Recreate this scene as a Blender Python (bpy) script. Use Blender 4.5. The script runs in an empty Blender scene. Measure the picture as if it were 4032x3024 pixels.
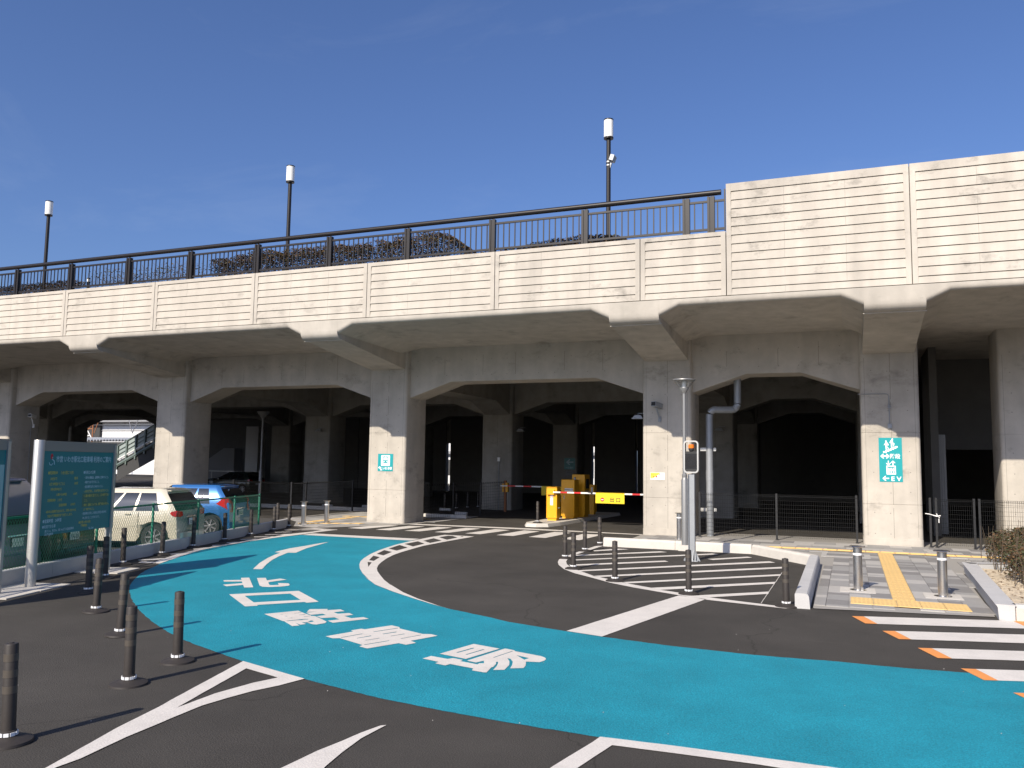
import bpy, bmesh, math, random
from math import sin, cos, pi, radians
from mathutils import Vector, Matrix, noise
from mathutils.geometry import tessellate_polygon
random.seed(7)
SC = bpy.context.scene
COL = SC.collection

# ------------------------------------------------------------ camera
yaw, pitch, roll = radians(22.1), radians(5.43), radians(0.8)
fwd = Vector((-sin(yaw)*cos(pitch), cos(yaw)*cos(pitch), sin(pitch)))
r0 = Vector((cos(yaw), sin(yaw), 0)); u0 = r0.cross(fwd)
rt = r0*cos(roll) + u0*sin(roll); up = -r0*sin(roll) + u0*cos(roll)
cam = bpy.data.cameras.new('camera'); cam_o = bpy.data.objects.new('camera', cam); COL.objects.link(cam_o)
cam_o.matrix_world = Matrix(((rt.x, up.x, -fwd.x, 0), (rt.y, up.y, -fwd.y, 0), (rt.z, up.z, -fwd.z, 2.35), (0, 0, 0, 1)))
cam.sensor_width = 36; cam.lens = 3270/4032*36; cam.clip_end = 3000; cam.clip_start = .05
SC.camera = cam_o

# ------------------------------------------------------------ light
SUN_EL = radians(34.3); SUN_DIR = Vector((-.203*cos(SUN_EL), -.979*cos(SUN_EL), sin(SUN_EL)))   # towards the sun
w = bpy.data.worlds.new('World'); SC.world = w; w.use_nodes = True
nt = w.node_tree; sky = nt.nodes.new('ShaderNodeTexSky'); sky.sky_type = 'NISHITA'; sky.sun_disc = False
sky.sun_elevation = SUN_EL; sky.sun_rotation = math.atan2(SUN_DIR.x, SUN_DIR.y)
sky.air_density = 1.0; sky.dust_density = 2.0; sky.ozone_density = 4.5; sky.altitude = 0
tint = nt.nodes.new('ShaderNodeMix'); tint.data_type = 'RGBA'; tint.blend_type = 'MULTIPLY'; tint.inputs[0].default_value = 1; tint.inputs[7].default_value = (.80,.875,1.12,1)
bg = nt.nodes['Background']; bg.inputs['Strength'].default_value = .099
nt.links.new(sky.outputs[0], tint.inputs[6])
tc = nt.nodes.new('ShaderNodeTexCoord'); mp = nt.nodes.new('ShaderNodeMapping'); mp.inputs['Scale'].default_value = (1.2, 2.6, 5.0); mp.inputs['Rotation'].default_value = (0, .3, .5)
cn = nt.nodes.new('ShaderNodeTexNoise'); cn.inputs['Scale'].default_value = 1.6; cn.inputs['Detail'].default_value = 7; cn.inputs['Roughness'].default_value = .62; cn.inputs['Distortion'].default_value = .6
cr = nt.nodes.new('ShaderNodeMapRange'); cr.inputs[1].default_value = .52; cr.inputs[2].default_value = .80; cr.inputs[3].default_value = 0; cr.inputs[4].default_value = .07
cm = nt.nodes.new('ShaderNodeMix'); cm.data_type = 'RGBA'; cm.inputs[7].default_value = (6.5, 7.0, 7.6, 1)
nt.links.new(tc.outputs['Generated'], mp.inputs[0]); nt.links.new(mp.outputs[0], cn.inputs['Vector']); nt.links.new(cn.outputs[0], cr.inputs[0]); nt.links.new(cr.outputs[0], cm.inputs[0])
nt.links.new(tint.outputs[2], cm.inputs[6]); nt.links.new(cm.outputs[2], bg.inputs[0])
sun = bpy.data.lights.new('sun', 'SUN'); sun.energy = 4.55; sun.angle = radians(.5); sun.color = (1, .91, .775)
sun_o = bpy.data.objects.new('sun', sun); COL.objects.link(sun_o)
sun_o.rotation_euler = SUN_DIR.to_track_quat('Z', 'Y').to_euler()
sun_o.location = (0, 0, 60)
vs = SC.view_settings; vs.view_transform = 'Standard'; vs.look = 'None'; vs.gamma = 1; vs.use_curve_mapping = False
vs.exposure = .35

# ------------------------------------------------------------ materials
def N(nt, t, **k):
    n = nt.nodes.new(t)
    for a, b in k.items(): setattr(n, a, b)
    return n
def mat(name, col, rough=.6, metal=0., var=0., scale=3., bump=0., bscale=60., spec=.5, streak=0., dirt=None, coat=0., speck=0.,
        emit=None, trans=0., alpha=1., crack=0., scuff=0.):
    m = bpy.data.materials.new(name); m.use_nodes = True; nt = m.node_tree; L = nt.links
    b = nt.nodes['Principled BSDF']
    b.inputs['Roughness'].default_value = rough; b.inputs['Metallic'].default_value = metal
    b.inputs['Specular IOR Level'].default_value = spec; b.inputs['Coat Weight'].default_value = coat
    b.inputs['Coat Roughness'].default_value = .05
    if trans: b.inputs['Transmission Weight'].default_value = trans
    if alpha < 1: b.inputs['Alpha'].default_value = alpha
    c = (*col, 1)
    if emit: b.inputs['Emission Color'].default_value = c; b.inputs['Emission Strength'].default_value = emit
    geo = N(nt, 'ShaderNodeNewGeometry')
    cur = None
    def mul(cur, fac_socket, lo, hi):
        mr = N(nt, 'ShaderNodeMapRange'); mr.inputs[1].default_value = .3; mr.inputs[2].default_value = .7
        mr.inputs[3].default_value = lo; mr.inputs[4].default_value = hi; L.new(fac_socket, mr.inputs[0])
        mx = N(nt, 'ShaderNodeMix', data_type='RGBA', blend_type='MULTIPLY'); mx.inputs[0].default_value = 1
        if cur is None: mx.inputs[6].default_value = c
        else: L.new(cur, mx.inputs[6])
        L.new(mr.outputs[0], mx.inputs[7]); return mx.outputs[2]
    if var:
        n1 = N(nt, 'ShaderNodeTexNoise'); n1.inputs['Scale'].default_value = scale; n1.inputs['Detail'].default_value = 6; n1.inputs['Roughness'].default_value = .62
        L.new(geo.outputs['Position'], n1.inputs['Vector']); cur = mul(cur, n1.outputs[0], 1-var, 1+var)
        n3 = N(nt, 'ShaderNodeTexNoise'); n3.inputs['Scale'].default_value = scale*.17; n3.inputs['Detail'].default_value = 3
        L.new(geo.outputs['Position'], n3.inputs['Vector']); cur = mul(cur, n3.outputs[0], 1-var*.8, 1+var*.5)
    if streak:
        mp = N(nt, 'ShaderNodeMapping'); mp.inputs['Scale'].default_value = (2.1, 2.1, .30); L.new(geo.outputs['Position'], mp.inputs[0])
        n2 = N(nt, 'ShaderNodeTexNoise'); n2.inputs['Scale'].default_value = 1.0; n2.inputs['Detail'].default_value = 5; L.new(mp.outputs[0], n2.inputs['Vector'])
        cur = mul(cur, n2.outputs[0], 1-streak*.55, 1+streak*.35)
        n4 = N(nt, 'ShaderNodeTexNoise'); n4.inputs['Scale'].default_value = .9; n4.inputs['Detail'].default_value = 8; n4.inputs['Roughness'].default_value = .7
        mp4 = N(nt, 'ShaderNodeMapping'); mp4.inputs['Location'].default_value = (3.1, 5.2, 1.7); mp4.inputs['Scale'].default_value = (1, 1, 1.6); L.new(geo.outputs['Position'], mp4.inputs[0]); L.new(mp4.outputs[0], n4.inputs['Vector'])
        mr = N(nt, 'ShaderNodeMapRange'); mr.inputs[1].default_value = .56; mr.inputs[2].default_value = .74; mr.inputs[3].default_value = 1; mr.inputs[4].default_value = 1-streak*2.2
        L.new(n4.outputs[0], mr.inputs[0]); mx = N(nt, 'ShaderNodeMix', data_type='RGBA', blend_type='MULTIPLY'); mx.inputs[0].default_value = 1
        L.new(cur, mx.inputs[6]); L.new(mr.outputs[0], mx.inputs[7]); cur = mx.outputs[2]
    if speck:
        n5 = N(nt, 'ShaderNodeTexNoise'); n5.inputs['Scale'].default_value = 70; n5.inputs['Detail'].default_value = 2; n5.inputs['Roughness'].default_value = .8
        L.new(geo.outputs['Position'], n5.inputs['Vector']); cur = mul(cur, n5.outputs[0], 1-speck, 1+speck)
    if crack:
        dn = N(nt,'ShaderNodeTexNoise'); dn.inputs['Scale'].default_value = .8; dn.inputs['Detail'].default_value = 5; L.new(geo.outputs['Position'], dn.inputs['Vector'])
        va = N(nt,'ShaderNodeVectorMath',operation='MULTIPLY_ADD'); L.new(dn.outputs['Color'], va.inputs[0]); va.inputs[1].default_value = (1.6,1.6,0); L.new(geo.outputs['Position'], va.inputs[2])
        vo = N(nt,'ShaderNodeTexVoronoi',feature='DISTANCE_TO_EDGE'); vo.inputs['Scale'].default_value = .16; L.new(va.outputs[0], vo.inputs['Vector'])
        mr = N(nt,'ShaderNodeMapRange'); mr.inputs[1].default_value = 0; mr.inputs[2].default_value = .0035; mr.inputs[3].default_value = 1-crack; mr.inputs[4].default_value = 1; L.new(vo.outputs['Distance'], mr.inputs[0])
        mx = N(nt,'ShaderNodeMix',data_type='RGBA',blend_type='MULTIPLY'); mx.inputs[0].default_value = 1; L.new(cur, mx.inputs[6]); L.new(mr.outputs[0], mx.inputs[7]); cur = mx.outputs[2]
    if scuff:
        mp = N(nt,'ShaderNodeMapping'); mp.inputs['Rotation'].default_value = (0,0,.5); mp.inputs['Scale'].default_value = (.5,3.2,1); L.new(geo.outputs['Position'], mp.inputs[0])
        sn = N(nt,'ShaderNodeTexNoise'); sn.inputs['Scale'].default_value = 1.3; sn.inputs['Detail'].default_value = 9; sn.inputs['Roughness'].default_value = .7; L.new(mp.outputs[0], sn.inputs['Vector'])
        mr = N(nt,'ShaderNodeMapRange'); mr.inputs[1].default_value = .60; mr.inputs[2].default_value = .78; mr.inputs[3].default_value = 1; mr.inputs[4].default_value = 1+scuff; L.new(sn.outputs[0], mr.inputs[0])
        mx = N(nt,'ShaderNodeMix',data_type='RGBA',blend_type='MULTIPLY'); mx.inputs[0].default_value = 1; L.new(cur, mx.inputs[6]); L.new(mr.outputs[0], mx.inputs[7]); cur = mx.outputs[2]
    if cur is None: b.inputs['Base Color'].default_value = c
    else: L.new(cur, b.inputs['Base Color'])
    if bump:
        n6 = N(nt, 'ShaderNodeTexNoise'); n6.inputs['Scale'].default_value = bscale; n6.inputs['Detail'].default_value = 3
        L.new(geo.outputs['Position'], n6.inputs['Vector']); bp = N(nt, 'ShaderNodeBump'); bp.inputs['Strength'].default_value = bump; bp.inputs['Distance'].default_value = .01
        L.new(n6.outputs[0], bp.inputs['Height']); L.new(bp.outputs[0], b.inputs['Normal'])
    return m
M = dict(
 asphalt=mat('asphalt', (.061, .0555, .0485), .9, var=.2, scale=.55, bump=.8, bscale=70, spec=.25, speck=.34, crack=.35, scuff=.5),
 lot=mat('lot_asphalt', (.085,.082,.077), .9, var=.12, scale=.7, bump=.4, bscale=90, spec=.25, speck=.2),
 blue=mat('blue_coating', (.013, .255, .335), .75, var=.12, scale=1.1, bump=.9, bscale=45, spec=.3, speck=.34),
 paint=mat('white_road_paint', (.68, .635, .575), .7, var=.07, scale=3, bump=.4, bscale=60, spec=.3, speck=.09),
 orange=mat('orange_road_paint', (.80, .31, .09), .7, var=.05, scale=4, spec=.3),
 concrete=mat('concrete', (.475, .435, .375), .85, var=.09, scale=1.7, bump=.25, bscale=25, spec=.25, streak=.19),
 concrete_in=mat('shade_darkened_concrete', (.29, .275, .245), .88, var=.12, scale=2.0, bump=.25, bscale=25, spec=.2, streak=.2),  # inner concrete, the undercroft's shade put into its colour
 panel=mat('panel_concrete', (.505, .46, .395), .85, var=.06, scale=1.6, bump=.2, bscale=25, spec=.25, streak=.17),
 panel2=mat('stained_panel_concrete', (.51,.465,.40), .85, var=.09, scale=1.1, bump=.2, bscale=25, spec=.25, streak=.27),
 seam=mat('dark_seam', (.13, .12, .10), .9),
 tie=mat('tie_hole_grout', (.27, .25, .22), .9),
 kerb=mat('kerb_concrete', (.57, .535, .48), .85, var=.05, scale=5, bump=.2, bscale=70, spec=.25, speck=.06),
 kerbg=mat('grey_kerb_concrete', (.50, .49, .475), .85, var=.05, scale=3, bump=.2, bscale=60, spec=.25, speck=.06),
 kerbshadow=mat('post_shadow_on_kerb', (.10, .14, .24), .8),  # unused; tone of the sign post's cast shadow across the kerb
 tile1=mat('light_grey_paver', (.43, .41, .38), .85, var=.05, scale=6, bump=.2, bscale=120, speck=.08),
 tile2=mat('mid_grey_paver', (.31, .30, .285), .85, var=.05, scale=6, bump=.2, bscale=120, speck=.08),
 tile3=mat('dark_grey_paver', (.23, .22, .21), .85, var=.05, scale=6, bump=.2, bscale=120, speck=.08),
 joint=mat('sand_joint', (.33, .31, .28), .95),
 tactile=mat('yellow_tactile_block', (.74, .50, .20), .8, var=.04, scale=7, speck=.05),
 shadew=mat('shaded_dark_concrete', (.13,.125,.115), .9, var=.1, scale=1.5), dkmetal=mat('dark_brown_metal', (.018, .015, .0145), .42, spec=.35),  # shadew: concrete with the shade of the unlit depth put into its colour
 black=mat('black_metal', (.012, .012, .012), .45, spec=.5),
 wire=mat('black_wire', (.035, .034, .032), .3, metal=.7),
 steel=mat('brushed_steel', (.62, .60, .57), .28, metal=1.),
 galv=mat('galvanised_steel', (.31, .325, .34), .5, metal=.35, var=.05, scale=5),
 grey=mat('grey_painted_metal', (.26, .26, .255), .45, metal=.4),
 silver=mat('silver_anodised', (.50, .49, .46), .42, metal=.55),
 frame=mat('warm_grey_frame', (.27, .26, .24), .5, metal=.3),
 rubber=mat('brown_rubber', (.038, .032, .028), .6, var=.08, scale=20, spec=.4),
 band=mat('brown_reflective_band', (.075, .063, .050), .55),
 reflect=mat('white_reflector', (.85, .85, .85), .3),
 white=mat('white_plastic', (.80, .79, .76), .4),
 lampglass=mat('opal_diffuser', (.86, .85, .80), .35),
 teal=mat('teal_sign_face', (.0, .30, .325), .45),
 tealboard=mat('deep_teal_board_face', (.0, .20, .215), .35, spec=.5),
 ink=mat('white_print', (.85, .87, .87), .6), inky=mat('yellow_print', (.62, .55, .12), .6), inkg=mat('pale_blue_print', (.5, .68, .74), .6),
 inkr=mat('red_print', (.55, .02, .04), .6), inkk=mat('black_print', (.015, .015, .015), .6), inko=mat('orange_print', (.8, .25, .03), .6),
 yellow=mat('yellow_enamel', (.83, .40, .008), .4, var=.03, scale=5), red=mat('red_enamel', (.65, .02, .02), .4),
 amber=mat('amber_lens', (.85, .20, .02), .2), blackpanel=mat('black_display', (.012, .012, .013), .25),
 greenf=mat('green_coated_steel', (.01, .17, .095), .45), lavglass=mat('sky_reflection_glass', (.16,.16,.23), .12, spec=.9), greenw=mat('green_coated_wire', (.05, .21, .13), .45),  # lavglass: the sky's reflection put into the van glass as lavender colour
 tyre=mat('tyre_rubber', (.02, .02, .02), .8), rim=mat('alloy_rim', (.42, .42, .43), .35, metal=.8),
 glass=mat('tinted_car_glass', (.015, .018, .02), .04, spec=.9), red_lens=mat('red_lens', (.55, .008, .01), .12, spec=.8),
 chrome=mat('chrome', (.8, .8, .8), .12, metal=1.), blackplastic=mat('black_plastic', (.02, .02, .02), .6),
 beige=mat('beige_car_paint', (.66, .60, .46), .3, metal=.15, coat=1.), carblue=mat('blue_car_paint', (.03, .15, .40), .3, metal=.35, coat=1.),
 lavender=mat('lavender_grey_car_paint', (.20, .19, .26), .35, metal=.2, coat=.8), cardark=mat('dark_green_car_paint', (.02, .035, .03), .3, metal=.2, coat=1.),
 gravel=mat('pale_gravel_soil', (.60, .50, .36), .95, var=.25, scale=9, bump=1., bscale=40, speck=.2),
 leafb=mat('bronze_leaf', (.085, .055, .028), .7), leafg=mat('olive_leaf', (.055, .06, .022), .7), leafr=mat('russet_leaf', (.16, .085, .035), .7),
 twig=mat('twig_bark', (.10, .075, .05), .9), leafbright=mat('bright_leaf', (.14, .20, .05), .7),
 bwhite=mat('white_wall_cladding', (.74, .74, .74), .6, var=.03, scale=1), bgrey=mat('grey_wall_cladding', (.28, .28, .29), .7), bdark=mat('dark_wall_cladding', (.05, .05, .05), .8),
 railgreen=mat('grey_green_steel', (.14, .18, .165), .5), glassrail=mat('frosted_screen', (.30, .35, .34), .5), roofw=mat('corrugated_roof', (.62, .62, .60), .5), rust=mat('rust_brown_steel', (.30, .12, .05), .8),
)

# ------------------------------------------------------------ mesh helpers
class MB:
    def __init__(s): s.v = []; s.f = []; s.m = []
    def add(s, vs, fs, m=0, X=None):
        o = len(s.v)
        s.v += [tuple(X @ Vector(p)) for p in vs] if X is not None else [tuple(p) for p in vs]
        s.f += [tuple(i+o for i in f) for f in fs]; s.m += [m]*len(fs); return s
    def box(s, x0, y0, z0, x1, y1, z1, m=0, X=None):
        return s.add([(x0,y0,z0),(x1,y0,z0),(x1,y1,z0),(x0,y1,z0),(x0,y0,z1),(x1,y0,z1),(x1,y1,z1),(x0,y1,z1)],
                     [(0,3,2,1),(4,5,6,7),(0,1,5,4),(1,2,6,5),(2,3,7,6),(3,0,4,7)], m, X)
    def cbox(s, cx, cy, cz, sx, sy, sz, m=0, X=None): return s.box(cx-sx/2,cy-sy/2,cz-sz/2,cx+sx/2,cy+sy/2,cz+sz/2,m,X)
    def rbox(s, x0, y0, z0, x1, y1, z1, r=.02, m=0, X=None):   # box with chamfered vertical edges and top
        def ring(z, i): 
            a=r+i
            return [(x0+a,y0+i,z),(x1-a,y0+i,z),(x1-i,y0+a,z),(x1-i,y1-a,z),(x1-a,y1-i,z),(x0+a,y1-i,z),(x0+i,y1-a,z),(x0+i,y0+a,z)]
        return s.loft([ring(z0,0),ring(z1-r,0),ring(z1,r*.7)],True,m,X)
    def loft(s, rings, cap=True, m=0, X=None, closed=True):
        n = len(rings[0]); vs = [p for r in rings for p in r]; fs = []
        for k in range(len(rings)-1):
            for i in range(n if closed else n-1):
                j = (i+1) % n; fs.append((k*n+i, k*n+j, (k+1)*n+j, (k+1)*n+i))
        if cap: fs.append(tuple(range(n-1,-1,-1))); fs.append(tuple((len(rings)-1)*n+i for i in range(n)))
        return s.add(vs, fs, m, X)
    def tube(s, path, r, n=8, m=0, cap=True, X=None):
        path = [Vector(p) for p in path]; rings = []
        rr = r if isinstance(r, (list, tuple)) else [r]*len(path)
        for k, p in enumerate(path):
            t = (path[min(k+1, len(path)-1)] - path[max(k-1, 0)]).normalized()
            a = t.cross(Vector((0,0,1))) if abs(t.z) < .95 else t.cross(Vector((1,0,0)))
            a.normalize(); b = t.cross(a)
            rings.append([tuple(p + a*rr[k]*cos(2*pi*i/n) + b*rr[k]*sin(2*pi*i/n)) for i in range(n)])
        return s.loft([r_[::-1] for r_ in rings], cap, m, X)
    def lathe(s, prof, n=20, m=0, X=None, c=(0,0,0)):
        rings = [[(c[0]+r*cos(2*pi*i/n), c[1]+r*sin(2*pi*i/n), c[2]+z) for i in range(n)] for r, z in prof]
        return s.loft(rings, True, m, X)
    def prism(s, poly, axis, a, b, m=0, X=None):   # poly in the plane of the two other axes
        def P(p, t): return {'x': (t,p[0],p[1]), 'y': (p[0],t,p[1]), 'z': (p[0],p[1],t)}[axis]
        n = len(poly); vs = [P(p,a) for p in poly]+[P(p,b) for p in poly]
        tris = tessellate_polygon([[Vector((p[0],p[1],0)) for p in poly]])
        fs = [tuple(t) for t in tris]+[tuple(i+n for i in t[::-1]) for t in tris]+[(i,(i+1)%n,(i+1)%n+n,i+n) for i in range(n)]
        return s.add(vs, fs, m, X)
    def flat(s, loops, z=0, m=0, X=None):
        vs = [(p[0],p[1],z) for l in loops for p in l]
        tris = tessellate_polygon([[Vector((p[0],p[1],0)) for p in l] for l in loops])
        out = []
        for t in tris:
            a,b,c = [Vector(vs[i]) for i in t]
            if (b-a).cross(c-a).z < 0: t = t[::-1]
            out.append(tuple(t))
        return s.add(vs, out, m, X)
    def build(s, name, mats, parent=None, smooth=None, loc=None, rotz=None, fix=False):
        me = bpy.data.meshes.new(name); me.from_pydata(s.v, [], s.f)
        if not isinstance(mats, (list, tuple)): mats = [mats]
        for x in mats: me.materials.append(M[x] if isinstance(x, str) else x)
        me.polygons.foreach_set('material_index', s.m)
        me.update()
        if fix:
            bm = bmesh.new(); bm.from_mesh(me); bmesh.ops.recalc_face_normals(bm, faces=bm.faces); bm.to_mesh(me); bm.free()
        if smooth:
            me.polygons.foreach_set('use_smooth', [True]*len(me.polygons)); me.set_sharp_from_angle(angle=radians(smooth))
        o = bpy.data.objects.new(name, me); COL.objects.link(o)
        if parent: o.parent = parent
        if loc: o.location = loc
        if rotz: o.rotation_euler.z = rotz
        return o
def tag(o, label=None, cat=None, group=None, kind=None):
    if label: o['label'] = label
    if cat: o['category'] = cat
    if group: o['group'] = group
    if kind: o['kind'] = kind
    return o
def thing(name, label, cat, loc=(0,0,0), rz=0, group=None, kind=None):
    o = bpy.data.objects.new(name, None); COL.objects.link(o); o.location = loc; o.rotation_euler.z = rz
    return tag(o, label, cat, group, kind)
def copy_tree(o, parent=None, kids=None):
    c = o.copy(); COL.objects.link(c)
    if parent: c.parent = parent
    for ch in list(KIDS.get(o.name, [])) if kids is None else kids: copy_tree(ch, c)
    return c
KIDS = {}
def reg(o):       # remember a prototype's tree for copying
    def rec(x):
        KIDS[x.name] = [k for k in SC.objects if k.parent == x]
        for k in KIDS[x.name]: rec(k)
    rec(o); return o
def text(name, s, size, mt, parent=None, X=None, align='CENTER', bold=.0, sx=1.):
    cu = bpy.data.curves.new(name, 'FONT'); cu.body = s; cu.size = size; cu.offset = bold*size; cu.align_x = align; cu.resolution_u = 2
    o = bpy.data.objects.new(name, cu); me = bpy.data.meshes.new_from_object(o); bpy.data.objects.remove(o); bpy.data.curves.remove(cu)
    me.name = name; me.transform(Matrix.Diagonal((sx,1,1,1)))
    if X is not None: me.transform(X)
    me.materials.clear(); me.materials.append(M[mt]); me.update()
    o = bpy.data.objects.new(name, me); COL.objects.link(o)
    if parent: o.parent = parent
    return o
def wallX(x, y, z, rz=0): # text plane facing -y, upright
    return Matrix.Translation((x,y,z)) @ Matrix.Rotation(rz,4,'Z') @ Matrix.Rotation(pi/2,4,'X')
def T(x, y, z, rz=0): return Matrix.Translation((x,y,z)) @ Matrix.Rotation(rz,4,'Z')
BLUE=[(-16.032,22.057),(-16.124,20.836),(-16.108,21.302),(-16.029,20.039),(-15.907,19.032),(-15.761,18.145),(-15.534,17.197),(-15.163,16.293),(-14.612,15.143),(-14.28,14.477),(-13.975,13.978),(-13.714,13.533),(-13.404,13.088),(-12.858,12.404),(-12.353,11.829),(-11.838,11.332),(-11.177,10.751),(-10.349,10.09),(-9.381,9.416),(-8.567,8.921),(-8.083,8.665),(-7.631,8.469),(-7.157,8.272),(-6.606,8.057),(-6.395,7.989),(-5.491,7.704),(-4.907,7.546),(-4.376,7.412),(-3.618,7.298),(-2.942,7.229),(-2.043,7.18),(-1.539,7.208),(-0.845,7.223),(-0.183,7.232),(0.298,7.216),(1.486,7.095),(3.387,11.177),(2.383,11.239),(1.233,11.171),(0.593,11.097),(0.183,11.093),(-0.24,11.102),(-0.822,11.042),(-1.275,11.029),(-2.198,11.088),(-2.722,11.176),(-3.187,11.246),(-3.751,11.388),(-4.751,11.671),(-5.049,11.837),(-5.584,12.08),(-6.003,12.26),(-6.488,12.536),(-7.059,12.923),(-7.7,13.383),(-8.425,13.968),(-9.149,14.768),(-8.961,14.58),(-9.509,15.243),(-9.985,15.886),(-10.377,16.487),(-10.682,17.02),(-10.958,17.616),(-11.287,18.444),(-11.558,19.282),(-11.744,20.008),(-11.923,20.796),(-12.055,21.677),(-12.139,22.267),(-12.18,22.095),(-14.291,22.155),(-15.662,22.138)]
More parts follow.
